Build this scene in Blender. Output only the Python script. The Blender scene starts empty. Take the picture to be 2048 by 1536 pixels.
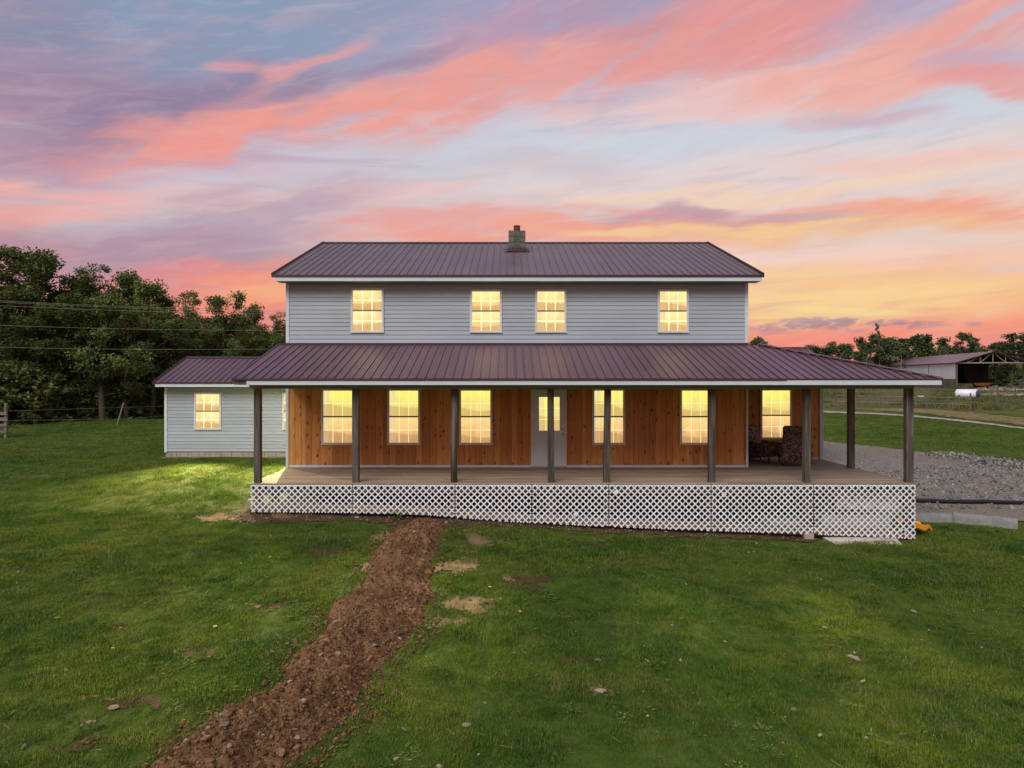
import bpy, bmesh, math, random
import numpy as np
from mathutils import Matrix, Vector

random.seed(7)
RNG = np.random.default_rng(7)
SC = bpy.context.scene
COL = SC.collection
F, XC, YH = 1366.0, 1014.0, 755.0          # focal length and principal point (2048 px wide frame), camera at the origin

# ------------------------------------------------------------------ camera
cam = bpy.data.cameras.new("camera")
cam.sensor_width = 36.0
cam.lens = F / 2048 * 36.0
cam.shift_x = (1024 - XC) / 2048
cam.shift_y = (YH - 768) / 2048
cam.clip_start = 0.1
cam.clip_end = 6000
co = bpy.data.objects.new("camera", cam)
co.rotation_euler = (math.radians(90), 0, 0)
COL.objects.link(co)
SC.camera = co
SC.view_settings.view_transform = 'Standard'
SC.view_settings.look = 'None'
SC.view_settings.gamma = 1.0
SC.view_settings.exposure = 0.0
SC.view_settings.use_curve_mapping = False

# ------------------------------------------------------------------ colour helpers
def lin(c):
    out = []
    for v in c[:3]:
        v = v / 255.0
        out.append(v / 12.92 if v <= 0.04045 else ((v + 0.055) / 1.055) ** 2.4)
    return tuple(out) + (1.0,)

# ------------------------------------------------------------------ world: dusk sky
world = bpy.data.worlds.new("World")
SC.world = world
world.use_nodes = True
wt = world.node_tree
wt.nodes.clear()
WN, WL = wt.nodes, wt.links

def wmath(op, a, b=None, clamp=False, c=None):
    n = WN.new('ShaderNodeMath'); n.operation = op; n.use_clamp = clamp
    for i, v in enumerate((a, b, c)):
        if v is None: continue
        if isinstance(v, (int, float)): n.inputs[i].default_value = v
        else: WL.new(v, n.inputs[i])
    return n.outputs[0]

def wramp(fac, stops):
    n = WN.new('ShaderNodeValToRGB')
    e = n.color_ramp.elements
    while len(e) > 1: e.remove(e[-1])
    e[0].position = stops[0][0]; e[0].color = lin(stops[0][1])
    for p, c in stops[1:]:
        k = e.new(p); k.color = lin(c)
    WL.new(fac, n.inputs[0])
    return n.outputs[0]

def wmix(fac, a, b):
    n = WN.new('ShaderNodeMix'); n.data_type = 'RGBA'
    for s, v in ((n.inputs[0], fac), (n.inputs[6], a), (n.inputs[7], b)):
        if isinstance(v, (int, float)): s.default_value = v
        elif isinstance(v, tuple): s.default_value = v
        else: WL.new(v, s)
    return n.outputs[2]

tc = WN.new('ShaderNodeTexCoord')
sx = WN.new('ShaderNodeSeparateXYZ'); WL.new(tc.outputs['Generated'], sx.inputs[0])
az = wmath('MULTIPLY', wmath('ARCTAN2', sx.outputs[0], sx.outputs[1]), 57.29578)
el = wmath('MULTIPLY', wmath('ARCSINE', sx.outputs[2]), 57.29578)
cxy = WN.new('ShaderNodeCombineXYZ'); WL.new(az, cxy.inputs[0]); WL.new(el, cxy.inputs[1])
AE = cxy.outputs[0]
# domain warp so that the cloud bands waver
def wnoise(scale_x, scale_y, ang, detail, rough, dist, seed, color=False):
    m = WN.new('ShaderNodeMapping'); m.vector_type = 'TEXTURE'
    m.inputs['Location'].default_value = (seed * 13.7, seed * 5.1, 0)
    m.inputs['Rotation'].default_value = (0, 0, math.radians(ang))
    m.inputs['Scale'].default_value = (scale_x, scale_y, 1)
    WL.new(AE, m.inputs[0])
    n = WN.new('ShaderNodeTexNoise'); n.noise_dimensions = '2D'
    n.inputs['Scale'].default_value = 1.0
    n.inputs['Detail'].default_value = detail
    n.inputs['Roughness'].default_value = rough
    n.inputs['Distortion'].default_value = dist
    WL.new(m.outputs[0], n.inputs['Vector'])
    return n.outputs['Color'] if color else n.outputs['Fac']
warp = wnoise(11, 4, 10, 3, 0.5, 0.0, 1, True)
vm = WN.new('ShaderNodeVectorMath'); vm.operation = 'MULTIPLY_ADD'
WL.new(warp, vm.inputs[0]); vm.inputs[1].default_value = (5.0, 3.0, 0); 
vs = WN.new('ShaderNodeVectorMath'); vs.operation = 'SUBTRACT'; WL.new(AE, vs.inputs[0]); vs.inputs[1].default_value = (2.5, 1.5, 0)
WL.new(vs.outputs[0], vm.inputs[2])
AEW = vm.outputs[0]
def stretch(n, lo, hi):
    m = WN.new('ShaderNodeMapRange'); WL.new(n, m.inputs[0]); m.inputs[1].default_value = lo; m.inputs[2].default_value = hi
    return m.outputs[0]
NA = stretch(wnoise(7.0, 1.5, 17, 8, 0.60, 0.3, 2), 0.24, 0.76)
NB = stretch(wnoise(9.0, 1.0, 3, 8, 0.60, 0.3, 3), 0.24, 0.76)
NC = stretch(wnoise(1.3, 0.5, 4, 5, 0.62, 0.8, 9), 0.34, 0.66)

elf = wmath('DIVIDE', el, 90.0, True)
D = 1 / 90.0
ramp_r = wramp(elf, [(0, (250,130,106)), (3*D, (251,138,106)), (4.6*D, (252,165,112)), (6.2*D, (255,200,130)), (8.6*D, (252,203,158)),
                     (11*D, (244,210,190)), (14*D, (232,212,208)), (18*D, (206,213,222)), (22*D, (196,196,214)), (26*D, (170,160,190)),
                     (31*D, (140,148,182)), (50*D, (108,130,166)), (1, (86,108,146))])
ramp_l = wramp(elf, [(0, (240,122,108)), (4.5*D, (246,130,106)), (7*D, (224,130,120)), (9.5*D, (176,138,154)), (12*D, (206,194,198)),
                     (15*D, (208,184,194)), (18*D, (172,146,172)), (22*D, (134,124,158)), (26*D, (124,142,176)), (31*D, (122,142,174)),
                     (50*D, (100,124,160)), (1, (86,108,146))])
azm = WN.new('ShaderNodeMapRange'); azm.interpolation_type = 'SMOOTHSTEP'
WL.new(az, azm.inputs[0]); azm.inputs[1].default_value = -26; azm.inputs[2].default_value = 4
azb = WN.new('ShaderNodeMapRange'); azb.interpolation_type = 'SMOOTHSTEP'
WL.new(az, azb.inputs[0]); azb.inputs[1].default_value = 150; azb.inputs[2].default_value = 60
sky = wmix(wmath('MULTIPLY', azm.outputs[0], azb.outputs[0]), ramp_l, ramp_r)

def to_ae(px, py):
    x, z = px - XC, YH - py
    return math.degrees(math.atan2(x, F)), math.degrees(math.atan2(z, math.hypot(x, F)))

# (px, py, half length, half width, angle, colour, strength)
CLOUDS = [
 (400,50,420,80,4,(126,152,184),.8), (30,30,160,50,0,(126,126,158),.7),
 (80,235,280,100,5,(146,114,144),.75), (180,105,240,16,8,(165,138,165),.5), (90,330,330,46,11,(168,124,154),.75),
 (330,222,240,42,18,(126,106,146),.85), (1010,85,330,60,24,(196,142,168),.7), (560,300,380,36,10,(208,166,188),.7),
 (1150,30,180,40,20,(172,142,172),.7), (1740,45,280,55,15,(176,158,190),.8), (1620,110,190,36,15,(182,180,206),.8),
 (1450,275,480,46,2,(206,215,226),.9), (860,275,330,40,6,(206,210,222),.7), (700,350,420,26,3,(206,205,216),.7),
 (365,276,230,40,14,(240,140,130),.95), (470,262,170,26,14,(252,140,120),.9), (720,236,250,24,9,(254,140,112),.98), (880,190,250,50,18,(250,146,124),.95),
 (1180,128,270,52,14,(246,146,126),.95), (1430,85,270,70,12,(238,138,124),.98), (1545,22,170,62,8,(236,132,124),.9),
 (600,138,130,18,20,(242,146,146),.85), (470,133,60,9,0,(236,146,150),.7), (800,124,130,20,20,(132,112,150),.65), (600,185,100,16,15,(140,106,140),.6), (1280,60,90,16,15,(190,130,140),.5),
 (1500,188,420,36,8,(250,198,188),.85), (1800,125,360,58,17,(253,164,138),.97), (2010,40,230,66,20,(242,152,138),.9),
 (1960,118,150,30,5,(192,166,192),.75), (1975,162,140,20,4,(240,140,130),.97), (1715,245,150,14,2,(208,166,180),.85), (1260,190,110,16,3,(200,180,200),.6),
 (1600,335,560,40,4,(242,214,208),.7), (1900,318,280,16,4,(250,196,176),.75), (1120,330,180,26,-8,(205,190,200),.6),
 (60,415,220,30,3,(250,152,136),.95), (320,398,360,22,2,(242,188,182),.6), (640,408,420,20,7,(243,192,186),.7),
 (470,452,300,54,11,(176,152,174),.95), (230,460,120,16,0,(196,190,200),.7),(900,452,260,30,4,(238,146,136),.95), (930,478,210,18,1,(252,152,120),.85),
 (1500,388,450,16,3,(254,214,170),.7), (1160,462,210,28,2,(242,150,134),.9), (1460,458,520,26,1,(253,158,116),.99), (1790,445,270,20,2,(253,166,114),.97),
 (1560,468,330,13,1,(255,214,134),.9), (1500,452,600,20,1,(253,156,118),.97), (1500,462,420,10,1,(255,214,134),.9), (1330,430,180,15,-3,(190,146,162),.95), (1560,436,130,6,1,(200,160,165),.9), (1230,420,90,8,-4,(240,150,135),.8), (1640,430,120,6,2,(205,170,170),.7),
 (1790,492,340,22,2,(230,210,200),.9), (1880,520,280,24,1,(253,194,164),.9), (1650,505,240,14,0,(252,214,196),.8), (1900,545,250,8,3,(226,196,186),.7),
 (1600,598,360,48,-1,(255,218,142),.88), (1690,622,190,5,-3,(255,226,138),.9), (1750,558,330,12,3,(254,190,130),.7),
 (1640,708,560,46,0,(250,128,106),.9), (1640,647,95,9,1,(160,120,138),1), (1575,652,70,6,3,(170,122,136),.95), (1540,664,50,5,1,(200,124,125),.8), (1720,662,30,4,0,(190,124,128),.8), (1760,646,36,5,0,(168,122,138),.95), (1800,644,22,4,0,(168,122,138),.9), (1838,650,36,6,2,(164,122,138),.95), (1876,648,30,4,0,(182,126,134),.85), (1948,648,22,4,0,(176,128,138),.9),
 (280,520,300,44,5,(176,136,156),.95), (400,566,290,30,2,(232,130,128),.9), (580,600,190,52,0,(253,146,100),.98), (560,590,90,16,0,(255,178,112),.8), (520,645,140,22,0,(238,124,118),.8),
]
for (px, py, L, W, ang, colr, st) in CLOUDS:
    ca, sa = math.cos(math.radians(ang)), math.sin(math.radians(ang))
    c0 = to_ae(px, py)
    e1, e0 = to_ae(px + L * ca, py - L * sa), to_ae(px - L * ca, py + L * sa)
    f1, f0 = to_ae(px + W * sa, py + W * ca), to_ae(px - W * sa, py - W * ca)
    hl = math.hypot(e1[0] - e0[0], e1[1] - e0[1]) / 2
    hw = math.hypot(f1[0] - f0[0], f1[1] - f0[1]) / 2
    aa = math.atan2(e1[1] - e0[1], e1[0] - e0[0])
    m = WN.new('ShaderNodeMapping'); m.vector_type = 'TEXTURE'
    m.inputs['Location'].default_value = (c0[0], c0[1], 0)
    m.inputs['Rotation'].default_value = (0, 0, aa)
    m.inputs['Scale'].default_value = (hl * 1.45, hw * 1.95, 1)
    WL.new(AEW if W > 9 else AE, m.inputs[0])
    g = WN.new('ShaderNodeTexGradient'); g.gradient_type = 'SPHERICAL'
    WL.new(m.outputs[0], g.inputs[0])
    nz = NA if ang > 8 else NB
    if W < 10 and py > 630: nz = NC
    t = wmath('MULTIPLY', g.outputs['Fac'], wmath('MULTIPLY_ADD', nz, 1.7, c=0.32))
    mr = WN.new('ShaderNodeMapRange'); mr.interpolation_type = 'SMOOTHSTEP'
    WL.new(t, mr.inputs[0]); mr.inputs[1].default_value = 0.04; mr.inputs[2].default_value = 0.86; mr.inputs[4].default_value = st * .84
    if colr[0] > 232 and colr[2] < 152 and py < 470: colr = tuple(a_ * .84 + b_ * .16 for a_, b_ in zip(colr, (226, 188, 184)))
    sky = wmix(mr.outputs[0], sky, lin(colr))
# faint wisps over everything, all round the horizon and overhead
wis = WN.new('ShaderNodeMapRange'); WL.new(NA, wis.inputs[0]); wis.inputs[1].default_value = 0.5; wis.inputs[2].default_value = 1.0; wis.inputs[4].default_value = 0.22
sky = wmix(wis.outputs[0], sky, lin((238,178,172)))
wis = WN.new('ShaderNodeMapRange'); WL.new(NB, wis.inputs[0]); wis.inputs[1].default_value = 0.45; wis.inputs[2].default_value = 0.0; wis.inputs[4].default_value = 0.20
sky = wmix(wis.outputs[0], sky, lin((158,146,172)))

NF = stretch(wnoise(5.5, 0.9, 12, 6, 0.6, 0.5, 21), .25, .75)
sky = wmix(wmath('MULTIPLY', wmath('SUBTRACT', NF, .5, True), .30), sky, lin((236, 214, 212)))
sky = wmix(wmath('MULTIPLY', wmath('SUBTRACT', .5, NF, True), .20), sky, lin((200, 158, 176)))
sky = wmix(.12, sky, lin((206, 206, 214)))
bg1 = WN.new('ShaderNodeBackground'); WL.new(sky, bg1.inputs[0]); bg1.inputs[1].default_value = 0.97
nish = WN.new('ShaderNodeTexSky'); nish.sky_type = 'NISHITA'; nish.sun_disc = False
nish.sun_elevation = math.radians(-4); nish.sun_rotation = math.radians(25)
bg2 = WN.new('ShaderNodeBackground'); WL.new(nish.outputs[0], bg2.inputs[0]); bg2.inputs[1].default_value = 0.05
add = WN.new('ShaderNodeAddShader'); WL.new(bg1.outputs[0], add.inputs[0]); WL.new(bg2.outputs[0], add.inputs[1])
wo = WN.new('ShaderNodeOutputWorld'); WL.new(add.outputs[0], wo.inputs[0])
world.cycles.sampling_method = 'MANUAL'
world.cycles.sample_map_resolution = 512

# one very soft sun: added fill from the camera side, lifting house and lawn
sl = bpy.data.lights.new("sky_fill", 'SUN')
sl.energy = 2.75
sl.angle = math.radians(38)
sl.color = (1.0, 0.975, 0.93)
so = bpy.data.objects.new("sky_fill", sl)
so.rotation_euler = (math.radians(90 - 45), 0, math.radians(-22))
COL.objects.link(so)

# ------------------------------------------------------------------ numpy noise and terrain
def _hash(ix, iy, seed):
    h = (ix * 374761393 + iy * 668265263 + seed * 1442695041) & 0xFFFFFFFF
    h = ((h ^ (h >> 13)) * 1274126177) & 0xFFFFFFFF
    return ((h ^ (h >> 16)) & 0xFFFFFF) / float(0xFFFFFF)

def vnoise(x, y, seed=0):
    x = np.asarray(x, float); y = np.asarray(y, float)
    ix = np.floor(x).astype(np.int64); iy = np.floor(y).astype(np.int64)
    fx = x - ix; fy = y - iy
    fx = fx * fx * (3 - 2 * fx); fy = fy * fy * (3 - 2 * fy)
    a = _hash(ix, iy, seed); b = _hash(ix + 1, iy, seed); c = _hash(ix, iy + 1, seed); d = _hash(ix + 1, iy + 1, seed)
    return (a * (1 - fx) + b * fx) * (1 - fy) + (c * (1 - fx) + d * fx) * fy

def fbm(x, y, octaves=4, seed=0):
    s = 0; a = 0.5; t = 0
    for k in range(octaves):
        s = s + a * vnoise(x, y, seed + k * 17); t += a
        x = x * 2.03 + 3.1; y = y * 2.03 + 1.7; a *= 0.5
    return s / t - 0.5

CP = np.array([(-8,5,-4.15),(0,5,-4.35),(8,5,-4.62),(-15,10,-3.95),(15,10,-4.6),(-6.6,17.3,-3.53),(-2.1,17.3,-3.62),(2.5,17.3,-3.9),
 (7.7,17.3,-4.14),(10.4,17.3,-4.2),(-6.6,25,-2.95),(-12.5,25,-2.92),(7,24,-3.75),(10.5,22,-4.0),(13,19.5,-4.1),(18,19,-4.15),(26,18,-4.3),
 (20,29,-3.8),(14,30,-3.8),(18,39,-3.65),(30,40,-3.5),(25,57,-2.9),(45,57,-2.9),(25,66,-2.5),(45,66,-2.5),(60,80,-2.35),(35,85,-2.4),(60,100,-2.1),
 (77,117,-1.9),(100,117,-1.9),(85,150,-1.95),(-34,44,-2.95),(-24,47,-2.9),(-60,50,-2.85),(-40,100,-2.5),(0,60,-2.9),(0,35,-3.0),
 (-30,20,-3.15),(-20,12,-3.75),(-40,5,-3.6),(40,5,-4.9),(0,-20,-5.2),(-60,-20,-4.6),(60,-20,-5.8),(0,150,-2.5),(-150,150,-2.8),(200,150,-2.6)], float)
def _solve():
    n = len(CP)
    r = np.hypot(CP[:, None, 0] - CP[None, :, 0], CP[:, None, 1] - CP[None, :, 1])
    A = np.zeros((n + 3, n + 3)); A[:n, :n] = r + np.eye(n) * 0.02
    A[:n, n] = 1; A[:n, n + 1] = CP[:, 0]; A[:n, n + 2] = CP[:, 1]
    A[n, :n] = 1; A[n + 1, :n] = CP[:, 0]; A[n + 2, :n] = CP[:, 1]
    b = np.zeros(n + 3); b[:n] = CP[:, 2]
    return np.linalg.solve(A, b)
_W = _solve()
_LX = np.concatenate([np.arange(-70, -20, 1.0), np.arange(-20, 30, 0.35), np.arange(30, 125, 1.5)])
_LY = np.concatenate([np.arange(-25, 3, 1.0), np.arange(3, 50, 0.35), np.arange(50, 160, 1.5)])
def _raw(x, y):
    s = _W[-3] + _W[-2] * x + _W[-1] * y
    for k in range(len(CP)):
        s = s + _W[k] * np.sqrt((x - CP[k, 0]) ** 2 + (y - CP[k, 1]) ** 2 + 0.5)
    return s
_TX, _TY = np.meshgrid(_LX, _LY)
_TZ = _raw(_TX, _TY)
def base_g(x, y):
    x = np.asarray(x, float); y = np.asarray(y, float)
    xc = np.clip(x, _LX[0], _LX[-1] - 1e-6); yc = np.clip(y, _LY[0], _LY[-1] - 1e-6)
    i = np.clip(np.searchsorted(_LX, xc, 'right') - 1, 0, len(_LX) - 2); j = np.clip(np.searchsorted(_LY, yc, 'right') - 1, 0, len(_LY) - 2)
    fx = (xc - _LX[i]) / (_LX[i + 1] - _LX[i]); fy = (yc - _LY[j]) / (_LY[j + 1] - _LY[j])
    z = (_TZ[j, i] * (1 - fx) + _TZ[j, i + 1] * fx) * (1 - fy) + (_TZ[j + 1, i] * (1 - fx) + _TZ[j + 1, i + 1] * fx) * fy
    far = np.clip((np.hypot(x, y) - 160) / 300, 0, 1)
    return z * (1 - far) + (-2.6) * far
def ground(x, y):
    return base_g(x, y) + 0.05 * fbm(np.asarray(x) * 0.5, np.asarray(y) * 0.5, 3, 5) + 0.018 * fbm(np.asarray(x) * 2.6, np.asarray(y) * 2.6, 2, 9)
def gz(x, y): return float(ground(np.array([x]), np.array([y]))[0])
def px_ground(px, py):
    Y = 20.0
    for _ in range(60):
        g = float(base_g(np.array([(px - XC) / F * Y]), np.array([Y]))[0])
        Y = 0.5 * Y + 0.5 * (F * -g / (py - YH))
    return ((px - XC) / F * Y, Y)
def at(px, py, Y): return Vector(((px - XC) / F * Y, Y, (YH - py) / F * Y))

# ------------------------------------------------------------------ object helpers
def tag(o, label=None, cat=None, group=None, kind=None):
    if label: o['label'] = label
    if cat: o['category'] = cat
    if group: o['group'] = group
    if kind: o['kind'] = kind
    return o
def attach(o, parent):
    if parent is not None:
        o.parent = parent
        o.matrix_parent_inverse = parent.matrix_basis.inverted()
def empty(name, loc, label=None, cat=None, group=None):
    o = bpy.data.objects.new(name, None); COL.objects.link(o); o.location = loc
    o.empty_display_size = 0.2
    return tag(o, label, cat, group)
def mk(name, verts, faces, mat=None, parent=None, smooth=False, loc=None, mats=None, fmi=None):
    me = bpy.data.meshes.new(name)
    me.from_pydata([tuple(v) for v in verts] if not isinstance(verts, np.ndarray) else verts.tolist(), [], faces if not isinstance(faces, np.ndarray) else faces.tolist())
    if mats:
        for m in mats: me.materials.append(m)
        if fmi is not None: me.polygons.foreach_set('material_index', fmi)
    elif mat: me.materials.append(mat)
    if smooth: me.polygons.foreach_set('use_smooth', [True] * len(me.polygons))
    me.update()
    o = bpy.data.objects.new(name, me); COL.objects.link(o)
    if loc is not None: o.location = loc
    attach(o, parent)
    return o
def dup(o, parent=None, **kw):
    c = o.copy(); COL.objects.link(c)
    c.parent = None
    if 'loc' in kw: c.location = kw['loc']
    if 'rot' in kw: c.rotation_euler = kw['rot']
    if 'scale' in kw: c.scale = kw['scale']
    attach(c, parent)
    return c
def copy_tree(root, loc, rotz=0, label=None, scale=None):
    r = root.copy(); COL.objects.link(r); r.location = loc; r.rotation_euler = (0, 0, rotz)
    if scale: r.scale = scale
    if label: r['label'] = label
    for ch in list(root.children):
        c = ch.copy(); COL.objects.link(c); c.parent = r; c.matrix_parent_inverse = ch.matrix_parent_inverse.copy()
        for g2 in list(ch.children):
            d = g2.copy(); COL.objects.link(d); d.parent = c; d.matrix_parent_inverse = g2.matrix_parent_inverse.copy()
    return r

class MB:
    def __init__(s): s.v = []; s.f = []
    def box(s, x0, x1, y0, y1, z0, z1):
        n = len(s.v)
        s.v += [(x0,y0,z0),(x1,y0,z0),(x1,y1,z0),(x0,y1,z0),(x0,y0,z1),(x1,y0,z1),(x1,y1,z1),(x0,y1,z1)]
        s.f += [(n,n+3,n+2,n+1),(n+4,n+5,n+6,n+7),(n,n+1,n+5,n+4),(n+1,n+2,n+6,n+5),(n+2,n+3,n+7,n+6),(n+3,n,n+4,n+7)]
        return s
    def bar(s, a, b, w, h, up=(0, 0, 1)):
        a = Vector(a); b = Vector(b); d = (b - a).normalized(); u = Vector(up)
        if abs(d.dot(u)) > 0.98: u = Vector((1, 0, 0))
        r = d.cross(u).normalized() * (w / 2); u = r.cross(d).normalized() * (h / 2)
        n = len(s.v)
        for p in (a, b):
            for q in (-r - u, r - u, r + u, -r + u): s.v.append(tuple(p + q))
        s.f += [(n,n+1,n+2,n+3),(n+7,n+6,n+5,n+4),(n,n+4,n+5,n+1),(n+1,n+5,n+6,n+2),(n+2,n+6,n+7,n+3),(n+3,n+7,n+4,n)]
        return s
    def tube(s, pts, rads, seg=8, cap=True):
        pts = [Vector(p) for p in pts]
        if isinstance(rads, (int, float)): rads = [rads] * len(pts)
        n = len(s.v); u = None
        for i, p in enumerate(pts):
            d = (pts[min(i + 1, len(pts) - 1)] - pts[max(i - 1, 0)]).normalized()
            if u is None:
                u = d.orthogonal().normalized()
            u = (u - d * u.dot(d)).normalized(); w = d.cross(u)
            for k in range(seg):
                t = 2 * math.pi * k / seg
                s.v.append(tuple(p + (u * math.cos(t) + w * math.sin(t)) * rads[i]))
        for i in range(len(pts) - 1):
            for k in range(seg):
                a = n + i * seg + k; b = n + i * seg + (k + 1) % seg
                s.f.append((a, b, b + seg, a + seg))
        if cap:
            s.f.append(tuple(n + k for k in range(seg))[::-1]); s.f.append(tuple(n + (len(pts) - 1) * seg + k for k in range(seg)))
        return s
    def poly(s, pts, thick):     # pts planar polygon, thick = offset vector
        n = len(s.v); k = len(pts); t = Vector(thick)
        s.v += [tuple(Vector(p)) for p in pts] + [tuple(Vector(p) + t) for p in pts]
        s.f.append(tuple(range(n, n + k))); s.f.append(tuple(range(n + 2 * k - 1, n + k - 1, -1)))
        for i in range(k):
            j = (i + 1) % k
            s.f.append((n + i, n + k + i, n + k + j, n + j))
        return s
    def build(s, name, mat=None, parent=None, smooth=False, loc=None, bevel=0):
        o = mk(name, s.v, s.f, mat, parent, smooth, loc)
        bm = bmesh.new(); bm.from_mesh(o.data); bmesh.ops.recalc_face_normals(bm, faces=bm.faces)
        if bevel:
            bmesh.ops.bevel(bm, geom=bm.edges[:], offset=bevel, segments=2 if bevel > 0.02 else 1, affect='EDGES', profile=0.5)
        bm.to_mesh(o.data); bm.free()
        if smooth: o.data.polygons.foreach_set('use_smooth', [True] * len(o.data.polygons))
        return o

# ------------------------------------------------------------------ materials
class NT:
    def __init__(s, name):
        s.m = bpy.data.materials.new(name); s.m.use_nodes = True
        s.t = s.m.node_tree; s.t.nodes.clear()
        s.out = s.t.nodes.new('ShaderNodeOutputMaterial')
    def n(s, typ, **kw):
        x = s.t.nodes.new(typ)
        for k, v in kw.items():
            if k.startswith('i_'):
                key = k[2:].replace('_', ' ')
                sock = x.inputs[int(key)] if key.isdigit() else x.inputs[key]
                s.set(sock, v)
            else: setattr(x, k, v)
        return x
    def set(s, sock, v):
        if isinstance(v, bpy.types.NodeSocket): s.t.links.new(v, sock)
        else: sock.default_value = v
    def math(s, op, a, b=0.0, clamp=False):
        x = s.n('ShaderNodeMath', operation=op, use_clamp=clamp); s.set(x.inputs[0], a); s.set(x.inputs[1], b); return x.outputs[0]
    def mix(s, f, a, b, mode='MIX'):
        x = s.n('ShaderNodeMix', data_type='RGBA', blend_type=mode); s.set(x.inputs[0], f); s.set(x.inputs[6], a); s.set(x.inputs[7], b); return x.outputs[2]
    def range(s, v, a, b, c=0.0, d=1.0, smooth=True):
        x = s.n('ShaderNodeMapRange', interpolation_type='SMOOTHSTEP' if smooth else 'LINEAR'); s.set(x.inputs[0], v)
        for i, q in enumerate((a, b, c, d)): x.inputs[i + 1].default_value = q
        return x.outputs[0]
    def noise(s, vec, scale, detail=3, rough=0.55, dist=0.0, dim='3D'):
        x = s.n('ShaderNodeTexNoise', noise_dimensions=dim); 
        if vec is not None: s.set(x.inputs['Vector'], vec)
        x.inputs['Scale'].default_value = scale; x.inputs['Detail'].default_value = detail
        x.inputs['Roughness'].default_value = rough; x.inputs['Distortion'].default_value = dist
        return x.outputs['Fac']
    def mapping(s, vec, scale=(1,1,1), loc=(0,0,0), rot=(0,0,0)):
        x = s.n('ShaderNodeMapping'); s.set(x.inputs[0], vec); x.inputs['Scale'].default_value = scale; x.inputs['Location'].default_value = loc; x.inputs['Rotation'].default_value = rot
        return x.outputs[0]
    def world(s): return s.n('ShaderNodeNewGeometry').outputs['Position']
    def rand(s): return s.n('ShaderNodeObjectInfo').outputs['Random']
    def objvec(s, k=37.0):           # object coordinates shifted per object
        tcn = s.n('ShaderNodeTexCoord').outputs['Object']
        r = s.math('MULTIPLY', s.rand(), k)
        v = s.n('ShaderNodeVectorMath', operation='ADD'); s.set(v.inputs[0], tcn)
        cx = s.n('ShaderNodeCombineXYZ'); s.set(cx.inputs[0], r); s.set(cx.inputs[1], s.math('MULTIPLY', r, 1.7)); s.set(cx.inputs[2], s.math('MULTIPLY', r, 2.3))
        s.set(v.inputs[1], cx.outputs[0]); return v.outputs[0]
    def bump(s, h, strength=0.3, dist=0.02):
        x = s.n('ShaderNodeBump'); s.set(x.inputs['Height'], h); x.inputs['Strength'].default_value = strength; x.inputs['Distance'].default_value = dist; return x.outputs[0]
    def bsdf(s, color, rough=0.7, spec=0.3, normal=None, metal=0.0, emis=None, estr=0.0, coat=0.0):
        b = s.n('ShaderNodeBsdfPrincipled'); s.set(b.inputs['Base Color'], color); s.set(b.inputs['Roughness'], rough)
        b.inputs['Specular IOR Level'].default_value = spec; s.set(b.inputs['Metallic'], metal)
        if normal is not None: s.set(b.inputs['Normal'], normal)
        if coat: b.inputs['Coat Weight'].default_value = coat
        if emis is not None: s.set(b.inputs['Emission Color'], emis); s.set(b.inputs['Emission Strength'], estr)
        s.t.links.new(b.outputs[0], s.out.inputs[0]); return b
def C(r, g, b): return (r, g, b, 1.0)

M = {}
def simple(name, c, rough=0.7, spec=0.3, var=0.12, scale=6.0, bump=0.0, metal=0.0, rnd=0.0):
    k = NT(name); w = k.objvec()
    n = k.noise(w, scale, 4, 0.6)
    f = k.range(n, 0.25, 0.75, 1 - var, 1 + var)
    col = k.mix(1.0, C(*c), f, 'MULTIPLY')
    if rnd: col = k.mix(1.0, col, k.range(k.rand(), 0, 1, 1 - rnd, 1 + rnd, False), 'MULTIPLY')
    rr = rough
    k.bsdf(col, rr, spec, k.bump(n, bump, 0.01) if bump else None, metal)
    M[name] = k.m; return k.m
simple('white_trim', (.56,.61,.64), .55, .35, .06, 2.5)
simple('white_lattice', (.74,.76,.76), .5, .4, .16, 1.3)
simple('white_frame', (.62,.62,.59), .5, .35, .08, 3)
simple('dark_gap', (.03,.03,.035), .8, .2)
simple('concrete', (.22,.22,.205), .9, .2, .22, 5, .4)
simple('chimney_block', (.125,.125,.10), .95, .15, .3, 7, .6)
simple('foundation_block', (.34,.29,.23), .95, .15, .2, 6, .5)
simple('mortar', (.10,.095,.085), .95, .15, .2, 9)
simple('clay', (.15,.045,.032), .8, .2, .2, 12)
simple('beam_wrap', (.24,.275,.26), .6, .35, .08, 2)
simple('black_pipe', (.012,.012,.014), .45, .4)
simple('yellow_plastic', (.85,.33,.02), .4, .5, .05)
simple('steel', (.35,.33,.3), .45, .5, .15, 10, 0, .6)
simple('barn_white', (.84,.86,.90), .5, .4, .06, .6)
simple('barn_frame', (.30,.25,.2), .8, .2, .2)
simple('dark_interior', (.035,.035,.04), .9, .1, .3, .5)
simple('tank_white', (.78,.78,.82), .35, .5, .06)
simple('tank_end', (.04,.05,.06), .5, .4)
simple('wire', (.28,.25,.22), .5, .4)
simple('cable', (.30,.25,.18), .6, .3)
simple('chair_leg', (.03,.022,.016), .5, .4)
simple('tan_cloth', (.22,.13,.07), .9, .1)
simple('pale_board', (.50,.44,.38), .8, .2, .25, 6)
simple('tote', (.46,.47,.45), .6, .3, .2, 3)
simple('tarp', (.012,.018,.035), .6, .3)
simple('stone_pale', (.24,.19,.14), .9, .2, .3, 14, .5, 0, .45)
simple('rubble', (.24,.2,.16), .9, .2, .4, 2)
simple('post_old', (.13,.11,.085), .9, .15, .35, 9, .4)
simple('knob', (.55,.5,.42), .25, .6, 0, 1, 0, 1.0)
simple('orange_paint', (.55,.22,.04), .6, .3, .2, 2)

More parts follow.
